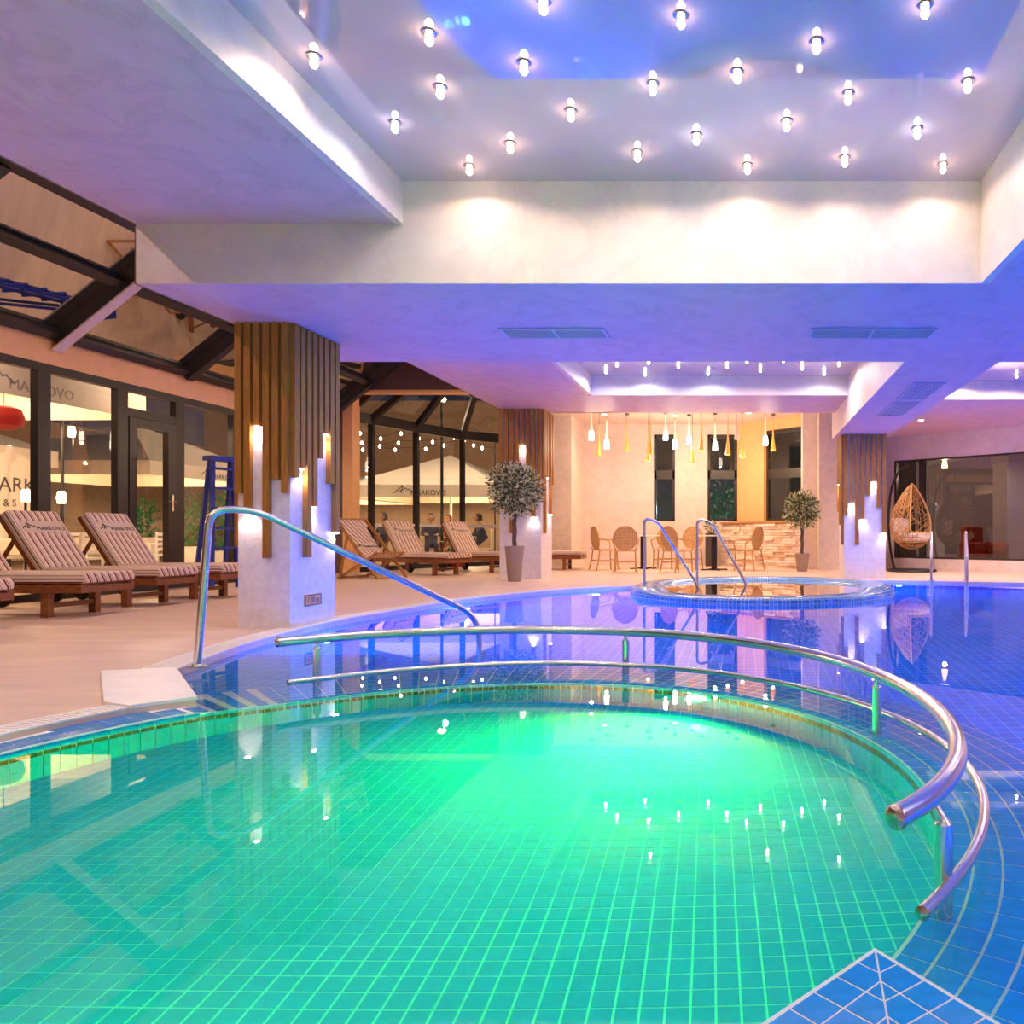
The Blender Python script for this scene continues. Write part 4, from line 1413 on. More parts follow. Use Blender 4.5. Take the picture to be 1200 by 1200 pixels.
glow = {'w': MB().lathe([(.036, .205), (.05, .16), (.056, .03), (.050, .0), (.01, -.004)], 14).mesh('glowing_shade', 'pendant_white', True),
        'a': MB().lathe([(.006, .15), (.02, .13), (.022, .06), (.006, .03)], 10).mesh('bulb', 'pendant_core', True)}
rngp = random.Random(3)
for k, (x, y, kd) in enumerate(PEND):
    Yp = 16.2 + (k * .618 % 1) * 1.3
    b_ = at(x, y, Yp)
    nm = {'w': 'white glowing bottle pendant lamp hanging over the cafe tables', 'a': 'clear amber bottle pendant lamp hanging over the cafe tables', 'u': 'unlit white cone pendant hanging among the amber bottle lamps'}[kd]
    o = tag(empty('pendant_lamp', b_), nm, 'pendant lamp', {'w': 'white bottle pendants', 'a': 'amber bottle pendants', 'u': None}[kd])
    link(neck[kd].name.split('.')[0], neck[kd], o)
    if kd in glow: link(glow[kd].name.split('.')[0], glow[kd], o)
    MB().tube([(0, 0, .54), (0, 0, ZA - b_.z - .02)], .004, 6).build('cord', 'dark_metal', o)
    MB().lathe([(.045, ZA - b_.z - .035), (.05, ZA - b_.z - .002)], 14).build('ceiling_rose', 'bark', o)
    if kd == 'w': light('pendant_light', 'POINT', (0, 0, -.06), P_PENDANT, (1, .74, .48), o, .03)
    if kd == 'a' and k % 2 == 0: light('pendant_light', 'POINT', (0, 0, -.05), P_PENDANT * .45, (1, .62, .30), o, .03)

# --- stone knee wall with wooden cap and planter end
KA = Vector((-.60, 18.72))
kw = tag(empty('knee_wall', (KA.x, KA.y, 0), math.atan2(AD.y, AD.x)), 'low wall of split pale stone strips with a wooden cap', 'wall')
xk0, xk1 = 0.0, 2.62
MB().box((xk0, .09, 0), (xk1, .32, 1.03)).build('wall_core', 'bark', kw)
MB().box((xk0, .0, 1.035), (xk1, .36, 1.075)).build('wooden_cap', 'deckchair_wood', kw)
rk = random.Random(11); z_ = .0
while z_ < 1.02:
    h_ = min(.055 + rk.random() * .02, 1.03 - z_); x_ = xk0
    while x_ < xk1 - .01:
        l_ = min(.18 + rk.random() * .30, xk1 - x_)
        t_ = rk.random() * .06
        MB().box((x_ + .003, .005 + t_, z_ + .003), (x_ + l_ - .003, .092, z_ + h_ - .003)).build('stone', rk.choice(('stone_split', 'stone_split', 'stone_warm')), kw)
        x_ += l_
    z_ += h_
pb = tag(empty('planter', (-.82, 18.5, 0)), 'dark planter with small leafy plant at the end of the stone knee wall', 'planter')
MB().prism([(-.12, -.1), (.10, -.1), (.14, .2), (-.12, .2)], 0, .80).build('planter_box', 'dark_wall', pb)
def leaves(n, f, size, seed, mats=('leaf_dark', 'leaf_light'), pl=.45):
    rg = random.Random(seed); m = MB()
    for _ in range(n):
        p, out = f(rg)
        d = (Vector((rg.uniform(-1, 1), rg.uniform(-1, 1), rg.uniform(-.7, .7))) + out * .8).normalized()
        s = d.orthogonal().normalized(); s.rotate(Matrix.Rotation(rg.uniform(0, 6.28), 3, d))
        nn = d.cross(s)
        L = size * rg.uniform(.7, 1.25); w_ = L * .21
        a, b_, c_, e_ = p, p + d * L * .45 + s * w_ + nn * L * .05, p + d * L - nn * L * .06, p + d * L * .45 - s * w_ + nn * L * .05
        m.add([a, b_, c_, e_], [(0, 1, 2, 3)], 1 if rg.random() < pl else 0)
    return m
def ball(r, c, sq=1.0):
    def f(rg):
        while True:
            v = Vector((rg.uniform(-1, 1), rg.uniform(-1, 1), rg.uniform(-1, 1)))
            if .35 < v.length < 1: break
        o_ = v.normalized()
        k = .85 + .18 * math.sin(5 * math.atan2(v.y, v.x) + 4 * v.z)
        return Vector((c[0] + v.x * r * k, c[1] + v.y * r * k, c[2] + v.z * r * sq * k)), o_
    return f
tag(leaves(120, ball(.16, (.03, .05, .95)), .09, 5).build('foliage', ['leaf_dark', 'leaf_light'], pb), kind='stuff')

# --- potted round trees
def tree(x, y, hp, rt, rb_, zc, rc, seed, lab, n):
    b_ = G(x, y)
    o = tag(empty('potted_tree', b_), lab, 'tree', 'round potted trees')
    prof = []
    for k in range(13):
        t_ = k / 12; r_ = rb_ + (rt - rb_) * t_
        prof += [(r_, hp * t_ * .97), (r_ + .004, hp * t_ * .97 + hp * .03)]
    pt = MB().lathe(prof + [(rt, hp + .01), (rt - .02, hp + .01), (rt - .02, hp - .04)], 28).build('pot', 'pot', o, True)
    MB().lathe([(rt - .025, hp - .035), (.01, hp - .025)], 20, cap=False).build('soil', 'soil', o)
    rg = random.Random(seed)
    for s in range(3):
        pts = []
        for k in range(14):
            t_ = k / 13; a = t_ * 7 + s * 2.1
            pts.append((.022 * math.cos(a), .022 * math.sin(a), hp - .04 + (zc - .1 - hp) * t_))
        MB().tube(pts, .018, 7).build('trunk', 'bark', o, True)
    br = MB()
    for k in range(26):
        a = rg.uniform(0, 6.28); e_ = rg.uniform(-.5, 1.3)
        d = Vector((math.cos(a) * math.cos(e_), math.sin(a) * math.cos(e_), math.sin(e_)))
        p_ = Vector((0, 0, zc - .18))
        br.tube([p_, p_ + d * rc * .5 + Vector((0, 0, .05)), p_ + d * rc * 1.0 + Vector((0, 0, .12))], [.010, .006, .003], 5)
    tag(br.build('branches', 'bark', o), kind='stuff')
    tag(leaves(int(n * 1.7), ball(rc, (0, 0, zc), 1.05), .082, seed, pl=.5).build('foliage', ['leaf_dark', 'leaf_light'], o), kind='stuff')
    return o
tree(603, 681.3, .58, .155, .105, 1.53, .46, 21, 'round headed potted tree in tapered brown pot before the slatted column', 1500)
tree(940, 669.8, .37, .155, .105, 1.30, .40, 22, 'round headed potted tree in tapered tan pot by the stone knee wall', 1300)

# --- hanging egg chair
def egg_chair(loc, rz):
    o = tag(empty('egg_chair', loc, rz), 'wicker hanging egg chair with cream cushion on dark stand', 'hanging chair')
    MB().lathe([(.50, 0), (.52, .015), (.50, .045), (.10, .06)], 40).build('stand_base', 'dark_metal', o, True)
    MB().tube(spline([(0, .42, .05), (0, .52, .5), (0, .56, 1.1), (0, .50, 1.7), (0, .30, 2.12), (0, .05, 2.22)], 6), .027, 10).build('stand_pole', 'dark_metal', o, True)
    MB().tube([(0, .06, 2.20), (0, .0, 2.02), (0, 0, 1.84)], .008, 6).build('hanger', 'dark_metal', o)
    Zb, Zt = .46, 1.84
    def rad(t_):    # teardrop outline, t 0 bottom .. 1 top
        return .50 * (math.sin(math.pi * min(1, t_ * 1.0) ** .72)) ** .75 * (1 - .10 * t_) if 0 < t_ < 1 else .0
    def S(a, t_):
        r_ = max(.012, rad(t_)); return Vector((r_ * math.sin(a), r_ * math.cos(a) * .92, Zb + (Zt - Zb) * t_))
    open_a = R(62)      # half angle of the opening, facing -Y
    lim = math.pi - open_a
    rim = []
    def edge(t_): return lim - (max(0, .30 - t_) / .30) ** 1.3 * -open_a * 1.0
    pts = [S(edge(t_), t_) for t_ in [.26 + .74 * k / 22 for k in range(23)]]
    pts2 = [S(-edge(t_), t_) for t_ in [.26 + .74 * k / 22 for k in range(23)]]
    front = [S(lim + (2 * open_a) * k / 12, .26) for k in range(13)]
    MB().tube([*reversed(pts)] + front[1:-1] + pts2, .019, 8).build('rim_hoop', 'rattan', o, True)
    rg = random.Random(4); wv = MB()
    for k in range(150):
        a = rg.uniform(-lim, lim); t_ = rg.uniform(.02, .75); sl = rg.choice((-1, 1)) * rg.uniform(1.2, 3.2); path = []
        for q in range(26):
            tt = t_ + q * .012 * rg.choice((1, 1, 1))
            aa = a + sl * q * .025
            if tt > .985: break
            if tt > .27 and abs(aa) > lim: break
            path.append(S(aa, tt) * 1.0)
        if len(path) > 3: wv.tube(path, .0062, 4)
    for k in range(26):     # ribs
        a = -math.pi + 2 * math.pi * k / 26
        path = [S(a, tt) for tt in [.0 + .04 * q for q in range(25)] if tt < .26 or abs(a) < lim]
        if len(path) > 2: wv.tube(path, .0065, 4)
    tag(wv.build('wicker_weave', 'rattan', o), kind='stuff')
    for t_ in (.06, .12, .19):
        MB().tube([S(2 * math.pi * k / 36, t_) for k in range(36)], .011, 6, closed=True).build('basket_hoop', 'rattan', o, True)
    cs = MB().lathe([(.02, .60), (.30, .62), (.40, .70), (.42, .76), (.36, .80), (.02, .74)], 24)
    cs.build('seat_cushion', 'cushion', o, 'all')
    cu = rbox((-.30, .20, .80), (.26, .34, 1.12), .05, 3).build('back_cushion', 'cushion', o, True)
    return o
egg_chair((3.52, 15.95, 0), R(48))

# --- blue step ladder by the glass wall
ld = tag(empty('step_ladder', (-7.62, 11.15, 0), R(70)), 'tall blue folding step ladder leaning closed by the glass wall', 'ladder')
for s in (-1, 1):
    MB().bar((s * .20, .0, 0), (s * .15, .05, 1.92), .06, .045, (0, 1, 0)).build('front_rail', 'blue_paint', ld)
    MB().bar((s * .22, .32, 0), (s * .15, .10, 1.90), .05, .04, (0, 1, 0)).build('rear_rail', 'blue_paint', ld)
for k in range(6):
    MB().box((-.19, -.03, .28 + k * .29), (.19, .09, .31 + k * .29)).build('tread', 'blue_paint', ld)
MB().box((-.19, .0, 1.86), (.19, .20, 1.93)).build('top_cap', 'blue_paint', ld)

# =================================================================== UNDERWATER LAMPS
def pool_lamp(p, n, mat_, col, power, label, group, r=.085, off=.10, aim=None):
    n = Vector(n).normalized()
    o = tag(empty('pool_lamp', p), label, 'lamp', group)
    q = n.to_track_quat('Z', 'Y').to_euler()
    MB().lathe([(r + .02, 0), (r + .025, .008), (r, .016)], 24, cap=False).build('lamp_ring', 'chrome', o, True, rot=q)
    MB().lathe([(r, .004), (r * .9, .012), (.004, .016)], 24).build('lamp_lens', mat_, o, True, rot=q)
    if aim is None:
        light('underwater_light', 'POINT', n * off, power, col, o, .05)
    else:
        light('underwater_light', 'SPOT', n * .03, power, col, o, .05, (Vector(aim) - Vector(p)).to_track_quat('-Z', 'Y').to_euler(), R(150), 1.0)
    return o
ag = R(61)
pg = pol(ag, r_edge(ag) - .008, -.215)
pool_lamp(pg, (-math.cos(ag), -math.sin(ag), 0), 'green_lamp', (.0, 1.0, .055), P_GREEN, 'round green lamp glowing in the wall of the round green pool', 'green pool lamps', .06, .09, (-1.6, 1.3, -.20))
ag2 = R(262)  # second lamp added out of view to spread the green light
pool_lamp(pol(ag2, r_edge(ag2) - .008, -.2), (-math.cos(ag2), -math.sin(ag2), 0), 'green_lamp', (.0, 1.0, .055), P_GREEN * .03, 'added unseen green lamp in the near wall of the round green pool', 'green pool lamps', .06, .09, (-.9, 3.0, -.28))
BL = (.035, .18, 1.0)
for x, y, nx, ny in ((-3.40, 9.0, 1, 0), (-2.2, 11.05, .6, -.8), (2.6, 12.85, 0, -1), (5.2, 12.2, 0, -1), (7.45, 9.5, -1, 0), (7.45, 6.3, -1, 0), (7.45, 3.2, -1, 0), (4.5, .5, 0, 1), (2.2, .5, 0, 1), (-3.62, 6.4, 1, 0)):
    pool_lamp((x, y, -.55), (nx, ny, 0), 'blue_lamp', BL, P_BLUE, 'round blue lamp set under water in the wall of the large pool', 'blue pool lamps')

# =================================================================== TERRACE OUTSIDE
tf = MB().box((-26, -4, -.12), (XW - .13, 34, -.02)).box((XW - .13, 21, -.12), (6, 34, -.02))
struct('floor_terrace', tf, 'terrace_floor')
e = MB().box((-21.4, -4, 0), (-21.2, 30, 4.2))
struct('wall_terrace', e, 'terrace_wall')
e = MB().box((-21.2, 29.8, 0), (6, 30, 6.0))
struct('wall_terrace_back', e, 'terrace_wall')
def parasol(x, y, half, zv, zt, vh, label, facing, grey=False, logo=.2):
    o = tag(empty('parasol', (x, y, 0)), label, 'parasol')
    MB().tube([(0, 0, .0), (0, 0, zt - .04)], .035, 12).build('pole', 'white_paint', o, True)
    MB().box((-.4, -.4, -.02), (.4, .4, .06)).build('base', 'dark_metal', o)
    cp = MB(); h = half
    k = [(-h, -h), (h, -h), (h, h), (-h, h)]
    for i in range(4):
        a, b_ = k[i], k[(i + 1) % 4]
        cp.add([(a[0], a[1], zv), (b_[0], b_[1], zv), (0, 0, zt)], [(0, 1, 2)])
        cp.add([(a[0], a[1], zv - .015), (b_[0], b_[1], zv - .015), (0, 0, zt - .015)], [(0, 2, 1)])
    cp.build('canopy', 'canvas', o)
    for i in range(4):
        a, b_ = k[i], k[(i + 1) % 4]
        vl = MB().bar((a[0], a[1], zv - vh / 2), (b_[0], b_[1], zv - vh / 2), .012, vh).build('valance', 'canvas_shaded' if grey and i == 1 else 'canvas', o)
        if i == {'x': 1, 'y': 0}[facing]:
            if facing == 'x': mp2 = lambda u, v, w_: (h + .008 + w_, u, zv - vh * .5 + v)
            else: mp2 = lambda u, v, w_: (u, -h - .008 - w_, zv - vh * .5 + v)
            logo_mb(logo, logo * .09, mp2).build('lettering', 'print_ink', vl)
        MB().tube([(0, 0, zt - .06), (k[i][0] * .97, k[i][1] * .97, zv - .03)], .014, 6).build('rib', 'white_paint', o)
    light('terrace_fill_light', 'POINT', (.3, .3, zv - .25), P_TERRACE, (1, .70, .42), o, .12)  # added fill light under the canopy, no fixture
    return o
parasol(-11.25, 9.85, 1.95, 2.94, 3.75, .38, 'large cream parasol with printed valance painted a shaded grey just outside the glass wall', 'x', True, .19)
parasol(-15.2, 12.4, 2.1, 2.35, 3.35, .30, 'cream parasol with small printed logo standing behind the shaded-valance parasol', 'x', False, .16)
parasol(-14.7, 18.2, 2.1, 2.35, 3.45, .30, 'cream parasol seen through the glass door', 'x', False, .16)
parasol(-9.0, 23.3, 2.2, 2.15, 3.2, .34, 'cream parasol outside the curved conservatory glass', 'y', False, .2)
parasol(-13.4, 24.5, 2.0, 2.1, 3.0, .30, 'cream parasol standing farther along behind the conservatory corner', 'y', False, .2)

for y in (5.5, 8.6, 11.7, 14.6):  # lamps added to brighten the parasols from the glass wall side
    o = tag(empty('added_facade_lamp', (XW - .14, y, 3.05)), 'small added facade lamp on the outside of the glass wall', 'lamp', 'added facade lamps outside the glass wall')
    MB().box((-.10, -.06, -.06), (0, .06, .10)).build('lamp_body', 'dark_metal', o)
    MB().lathe([(.045, -.075), (.05, -.062)], 14, (-.05, 0, 0)).build('lamp_lens', 'terrace_lamp', o)
    light('facade_fill_light', 'SPOT', (-.14, 0, -.03), P_TERRACE * .8, (1, .70, .44), o, .05, (0, R(65), 0), R(170), .5)
for x in (-11, -8, -5.5):  # post lamps added to light the terrace behind the conservatory
    o = tag(empty('added_post_lamp', (x, 20.1, 4.3)), 'added warm lamp on a tall post outside the curved conservatory', 'lamp', 'added post lamps outside the conservatory')
    MB().tube([(0, 0, -4.32), (0, 0, .0)], .04, 8).build('post', 'dark_metal', o)
    MB().lathe([(.08, -.02), (.12, .06), (.05, .12)], 14).build('lamp_head', 'terrace_lamp', o, True)
    light('post_fill_light', 'POINT', (0, .2, -.1), P_TERRACE * .7, (1, .74, .50), o, .08)

REFL = [[(408, 503), (422, 508), (446, 514), (470, 508), (491, 514)], [(410, 514), (424, 519), (445, 523), (467, 519), (507, 518), (532, 513), (546, 502), (580, 517)], [(409, 524), (425, 527), (463, 527), (499, 526), (520, 522), (544, 517), (555, 522), (565, 525), (590, 528)]]
for k, row in enumerate(REFL):  # bulb strings added in place of ceiling spotlight reflections on the glass
    Yf = 20.35 + .28 * k
    pts = [at(x, y, Yf) for x, y in row]
    o = tag(empty('reflection_dots', pts[0]), ('highest', 'middle', 'lowest')[k] + ' string of added bulbs standing in for spotlight reflections in the curved glass', 'reflection dots')
    MB().tube([p - pts[0] + Vector((0, 0, .05)) for p in spline(pts, 3)], .006, 5).build('cable', 'dark_metal', o)
    for p in (pts[0], pts[-1]):
        MB().tube([p - pts[0] + Vector((0, 0, .06)), (p.x - pts[0].x, p.y - pts[0].y, -pts[0].z - .02)], .018, 6).build('pole', 'dark_metal', o)
    for p in pts:
        MB().lathe([(.004, .045), (.03, .02), (.035, -.01), (.02, -.04), (.003, -.05)], 12).build('bulb', 'lamp_warm', o, True, p - pts[0])
# round sign, red lantern, lamps, hedges, tables and chairs on the terrace
sg = tag(empty('round_sign', (-12.2, 12.6, 0)), 'round cream sign board with dark lettering on the terrace', 'sign')
MB().tube([(0, 0, -.02), (0, 0, 1.1)], .03, 10).build('sign_post', 'dark_metal', sg)
MB().lathe([(.72, -.015), (.72, .015)], 40).build('sign_board', 'canvas', sg, False, (0, 0, 1.42), (R(90), 0, R(90)))
for body, sz, dz in (('MARK', .34, .18), ('& S', .17, -.12)):
    vs_, fs_ = text_mb(body, sz)
    MB().add([(.018 + v[2], v[0], 1.42 + dz + v[1]) for v in vs_], fs_).build('lettering', 'print_ink', sg)
rl = tag(empty('red_lantern', (-10.4, 10.65 - 1.0, 2.42)), 'red fabric lantern hanging under the shaded-valance parasol', 'lantern')
rl.location = at(4, 503, 10.3)
MB().lathe([(.10, 0), (.20, .05), (.22, .16), (.18, .28), (.10, .31)], 20).build('lantern_shade', 'red', rl, True)
MB().tube([(0, 0, .30), (0, 0, .75)], .006, 6).build('cord', 'dark_metal', rl)
for x, y, Y, lab in ((84, 512, 12.3, 'cylindrical warm lamp hanging on the terrace behind the second window'), (30, 588, 10.4, 'small warm table lamp glowing behind the first window pane'), (72, 590, 10.6, 'small warm table lamp glowing behind the second window pane')):
    p = at(x, y, Y)
    o = tag(empty('terrace_lamp', p), lab, 'lamp')
    MB().lathe([(.045, 0), (.055, .08), (.04, .17)], 16).build('lamp_shade', 'terrace_lamp', o, True)
    if p.z > 1.6: MB().tube([(0, 0, .2), (0, 0, .32), (-.15, 0, .36)], .010, 6).tube([(-.15, 0, -p.z - .02), (-.15, 0, .40)], .022, 8).build('lamp_stand', 'dark_metal', o)
    else: MB().tube([(0, 0, -p.z - .02), (0, 0, .0)], .015, 8).build('lamp_stem', 'dark_metal', o)
def hedge(x, y, sx, sy, h, seed, lab, n=500):
    o = tag(empty('hedge_planter', (x, y, -.02)), lab, 'planter')
    MB().box((-sx, -sy, 0), (sx, sy, .45)).build('planter_box', 'white_paint', o)
    def f(rg):
        v = Vector((rg.uniform(-sx, sx), rg.uniform(-sy, sy), rg.uniform(.42, h)))
        return v, Vector((0, 0, 1))
    tag(leaves(n, f, .13, seed, pl=0).build('foliage', ['hedge'], o), kind='stuff')
hedge(-13.0, 16.3, .25, .25, 1.5, 1, 'white planter with bright green shrub seen through the glass door', 300)
hedge(-15.5, 21.2, .5, .25, 1.9, 2, 'white planter with tall green shrub beyond the door parasol', 500)
hedge(-10.9, 16.0, .2, .3, 1.6, 3, 'slim planter with dark green shrub beyond the pane next to the door', 300)
hedge(-9.9, 7.9, .3, .4, 1.5, 4, 'planter with dark shrub close outside the first window pane', 400)
def terrace_chair():
    o = empty('terrace_chair')
    for s in (-1, 1):
        MB().bar((s * .20, -.2, 0), (s * .19, -.21, .84), .03, .03).build('leg', 'white_paint', o)
        MB().bar((s * .20, .2, 0), (s * .20, .2, .64), .03, .03).build('leg', 'white_paint', o)
        MB().bar((s * .20, -.2, .64), (s * .20, .22, .64), .04, .025).build('armrest', 'white_paint', o)
    MB().box((-.2, -.2, .42), (.2, .21, .46)).build('seat', 'white_paint', o)
    for k in range(4):
        MB().box((-.19, -.225, .52 + k * .085), (.19, -.20, .575 + k * .085)).build('back_slat', 'white_paint', o)
    return o
tch = terrace_chair()
for i, (x, y, rz, lab) in enumerate(((-10.35, 13.3, 90, 'white slatted terrace chair behind the glass door, back to the table'), (-12.05, 13.9, -90, 'white slatted terrace chair on the far side of the door table'), (-10.0, 11.4, 90, 'white slatted terrace chair at the table behind the second pane'), (-11.65, 11.9, -90, 'white slatted terrace chair across the table behind the second pane'))):
    o = tch if i == 0 else copy_tree(tch)
    o.location = (x, y, -.02); o.rotation_euler = (0, 0, R(rz))
    tag(o, lab, 'chair', 'white terrace chairs')
for x, y, lab in ((-11.2, 13.6, 'square terrace table with white cloth behind the glass door'), (-10.8, 11.65, 'square terrace table with white cloth behind the second pane')):
    o = tag(empty('terrace_table', (x, y, -.02)), lab, 'table')
    MB().box((-.38, -.38, .72), (.38, .38, .745)).build('table_top', 'canvas', o)
    MB().box((-.39, -.39, .50), (.39, .39, .7195)).build('cloth', 'canvas', o)
    MB().tube([(0, 0, 0), (0, 0, .5)], .04, 10).build('pedestal', 'dark_metal', o)

# --- guests sitting outside the conservatory
def person(loc, rz, top, hairm, label, lean=.0):
    o = tag(empty('person', loc, rz), label, 'person')
    # seated: pelvis, spine, neck, arms resting forward on the table, thighs and shins
    J = {'pel': (0, 0, .50), 'belly': (0, .0, .66), 'chest': (0, .02 + lean, .88), 'neck': (0, .04 + lean, 1.06), 'nk2': (0, .05 + lean, 1.13),
         'sl': (-.17, .03 + lean, 1.0), 'el': (-.24, .14 + lean, .78), 'hl': (-.12, .36 + lean, .78), 'sr': (.17, .03 + lean, 1.0), 'er': (.24, .14 + lean, .78), 'hr': (.12, .36 + lean, .80),
         'kl': (-.12, .42, .50), 'al': (-.12, .40, .08), 'fl': (-.12, .55, .04), 'kr': (.12, .42, .50), 'ar': (.12, .40, .08), 'fr': (.12, .55, .04)}
    Rd = {'pel': .15, 'belly': .14, 'chest': .15, 'neck': .065, 'nk2': .055, 'sl': .07, 'el': .05, 'hl': .04, 'sr': .07, 'er': .05, 'hr': .04, 'kl': .075, 'al': .05, 'fl': .04, 'kr': .075, 'ar': .05, 'fr': .04}
    E_ = [('pel', 'belly'), ('belly', 'chest'), ('chest', 'neck'), ('neck', 'nk2'), ('chest', 'sl'), ('sl', 'el'), ('el', 'hl'), ('chest', 'sr'), ('sr', 'er'), ('er', 'hr'), ('pel', 'kl'), ('kl', 'al'), ('al', 'fl'), ('pel', 'kr'), ('kr', 'ar'), ('ar', 'fr')]
    ks = list(J)
    me = bpy.data.meshes.new('body'); me.from_pydata([J[k] for k in ks], [(ks.index(a), ks.index(b_)) for a, b_ in E_], [])
    ob = bpy.data.objects.new('body', me); COL.objects.link(ob)
    md = ob.modifiers.new('skin', 'SKIN'); ob.modifiers.new('sub', 'SUBSURF').levels = 1
    for i, k in enumerate(ks):
        me.skin_vertices[0].data[i].radius = (Rd[k], Rd[k])
    me.skin_vertices[0].data[0].use_root = True
    dg = bpy.context.evaluated_depsgraph_get()
    nm = bpy.data.meshes.new_from_object(ob.evaluated_get(dg))
    bpy.data.objects.remove(ob, do_unlink=True)
    nm.materials.clear(); nm.materials.append(M[top]); nm.materials.append(M['skin'])
    # head grown onto the same mesh
    bm = bmesh.new(); bm.from_mesh(nm)
    hd = bmesh.ops.create_uvsphere(bm, u_segments=20, v_segments=14, radius=1)['verts']
    hc = Vector((0, .07 + lean, 1.25))
    for v in hd:
        x, y, z = v.co
        zz = z * .125; k = 1 - .22 * max(0, -z)
        yy = y * .10 * k + (.016 * math.exp(-((x / .18) ** 2 + ((z + .15) / .22) ** 2)) if y > 0 else 0)
        v.co = hc + Vector((x * .082 * k, yy, zz))
    for f_ in bm.faces:
        f_.smooth = True
        c_ = f_.calc_center_median()
        if c_.z > 1.06 or (c_.y > .30 + lean and .7 < c_.z < .9): f_.material_index = 1
    bm.to_mesh(nm); bm.free()
    b_ = link('body', nm, o)
    h = MB(); vs_, fs_ = [], []
    h.lathe([(.001, .137), (.05, .128), (.083, .085), (.094, .03), (.092, -.03), (.085, -.07)], 18, cap=False)
    q = MB(); q.add([(v[0], v[1] * 1.12 - .016, v[2]) for v in h.v], [f_ for f_ in h.f if not (sum(h.v[i][1] for i in f_) / 4 > .045 and sum(h.v[i][2] for i in f_) / 4 < .06)])
    q.build('hair', hairm, b_, 'all', (0, .07 + lean, 1.25))
    for s in (-1, 1):
        MB().lathe([(.002, .004), (.010, .002), (.011, -.002)], 10).build('eye', 'hair', b_, True, (s * .032, .07 + lean + .094, 1.265), (R(-90), 0, 0))
    for s in (-1, 1):
        fg = MB()
        for k in range(4):
            x0 = s * .12 + (k - 1.5) * .018
            fg.tube([(x0, .38 + lean, .785), (x0, .42 + lean, .785), (x0, .445 + lean - abs(k - 1.3) * .006, .77)], [.009, .0085, .007], 6)
        fg.tube([(s * .12 - s * .035, .365 + lean, .785), (s * .12 - s * .055, .40 + lean, .78)], [.010, .008], 6)
        tag(fg.build('fingers', 'skin', b_, True), kind='stuff')
    return o
def stool(loc, rz, lab):
    o = tag(empty('dining_chair', loc, rz), lab, 'chair', 'cream chairs outside the conservatory')
    MB().box((-.22, -.22, .36), (.22, .24, .40)).build('seat', 'canvas', o)
    rbox((-.22, -.27, .40), (.22, -.22, .95), .02, 2).build('backrest', 'cushion', o, True)
    for sx in (-.19, .19):
        for sy in (-.2, .2): MB().box((sx - .02, sy - .02, 0), (sx + .02, sy + .02, .36)).build('leg', 'dark_metal', o)
guests = [(452, 20.3, 150, 'cloth_navy', 'hair', 'person with dark hair in navy seated left of the conservatory mullions'),
          (505, 21.2, 205, 'cloth_navy', 'hair', 'person in navy top seated at the table behind the middle pane'),
          (528, 22.6, 170, 'cloth_orange', 'bark', 'person in orange brown top seated facing the conservatory glass'),
          (567, 21.6, 120, 'cloth_navy', 'hair', 'person in dark jacket leaning over the table by the last mullion')]
for i, (x, Y, rz, tp_, hm, lab) in enumerate(guests):
    loc = Vector(((x - CX) / F * Y, Y, -.02))
    person(loc, R(rz), tp_, hm, lab, .03 * i)
    stool(loc, R(rz), 'cream upholstered chair under the guest' + (' left of the mullions' if i == 0 else ' behind the middle pane' if i == 1 else ' in orange brown' if i == 2 else ' in the dark jacket'))
o = tag(empty('dining_table', ((515 - CX) / F * 21.95, 21.95, -.02)), 'long table with white cloth between the guests outside', 'table')
MB().box((-.9, -.4, .70), (1.1, .35, .73)).build('table_top', 'canvas', o)
for sx in (-.8, 1.0): MB().box((sx - .04, -.06, 0), (sx + .04, .02, .70)).build('leg', 'dark_metal', o)
fl = tag(empty('flower_pot', ((535 - CX) / F * 18.2, 18.2, 0)), 'red pot with light green plant inside the conservatory behind the loungers', 'plant')
MB().lathe([(.10, 0), (.14, .24), (.15, .27)], 18).build('pot', 'red', fl, True)
tag(leaves(160, ball(.26, (0, 0, .55), 1.2), .14, 9).build('foliage', ['leaf_light', 'hedge'], fl), kind='stuff')

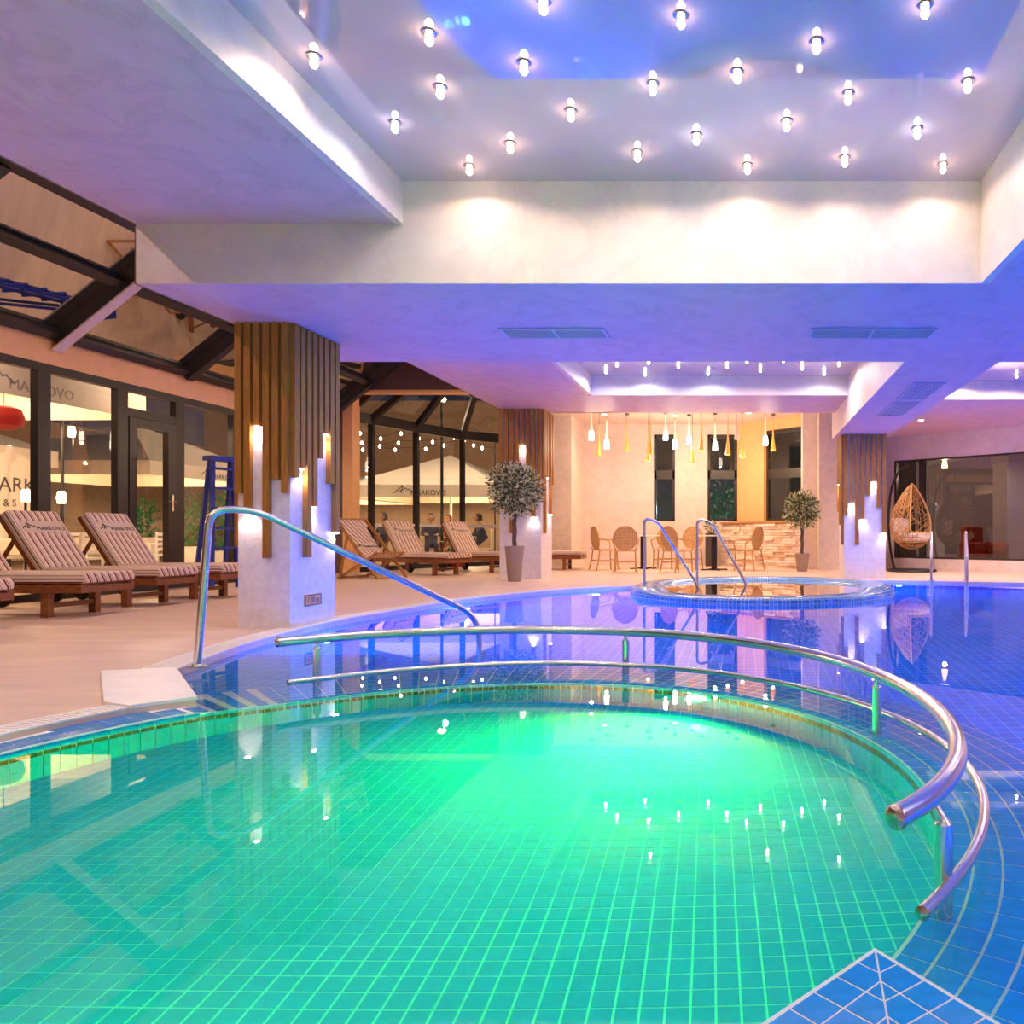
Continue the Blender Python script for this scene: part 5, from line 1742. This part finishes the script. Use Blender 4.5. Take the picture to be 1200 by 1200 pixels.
# --- garden seen from the dining bay windows
e = MB().box((-5, 24, 0), (7, 24.1, 4.5)); struct('wall_garden', e, 'dark_wall')
sh = tag(empty('garden_shrub', (-.55, 21.4, -.02)), 'teal lit leafy shrub outside the dining bay window', 'shrub')
tag(leaves(500, ball(.65, (0, 0, 1.3), 1.8), .16, 33, pl=.2).build('foliage', ['hedge', 'leaf_light'], sh), kind='stuff')
MB().tube([(0, 0, 0), (0, 0, 1.2)], .04, 8).build('trunk', 'bark', sh)
tl_ = tag(empty('garden_lamp', (-1.65, 22.6, -.02)), 'slim teal glowing garden light column behind the dining bay window', 'lamp')
MB().lathe([(.07, 0), (.07, .25)], 14).build('lamp_foot', 'dark_metal', tl_)
MB().lathe([(.06, .25), (.06, 2.6), (.04, 2.63)], 14).build('lamp_tube', 'teal_lamp', tl_, True)
light('teal_light', 'POINT', (0, -.2, 1.5), 25, (.2, .8, .85), tl_, .1)
tl2 = copy_tree(tl_); tl2.location = (1.75, 20.6, -.02); tag(tl2, 'slim teal glowing garden light column behind the window by the potted tree', 'lamp')

# --- red armchair in the dim room behind the right window
ac = tag(empty('armchair', tuple(wp(3.05) + WN * 1.3) + (-.02,), R(-140)), 'red armchair in the dim room behind the big window', 'armchair')
rbox((-.36, -.34, .18), (.36, .36, .44), .06, 3).build('seat', 'red', ac, True)
rbox((-.36, -.42, .30), (.36, -.24, .98), .08, 3).build('backrest', 'red', ac, True)
for s in (-1, 1):
    rbox((s * .40 - .08, -.36, .2), (s * .40 + .08, .34, .62), .05, 3).build('armrest', 'red', ac, True)
    for y in (-.3, .3): MB().box((s * .3 - .025, y - .025, 0), (s * .3 + .025, y + .025, .2)).build('leg', 'dark_metal', ac)

pl3 = at(1107, 549, wp(2.0).y + 1.0)
o = tag(empty('pendant_lamp', pl3), 'small amber pendant lamp glowing behind the big window', 'pendant lamp')
MB().lathe([(.03, .26), (.06, .12), (.075, .0)], 16).build('lamp_shade', 'terrace_lamp', o, True)
MB().tube([(0, 0, .26), (0, 0, .70)], .006, 6).build('cord', 'dark_metal', o)
light('lounge_light', 'POINT', (0, 0, -.12), 24, (1, .72, .55), o, .05)
m_ = MB()
m_.prism([tuple(v) for v in poly], 3.0, 3.05)
struct('ceiling_lounge', m_, 'curtain')
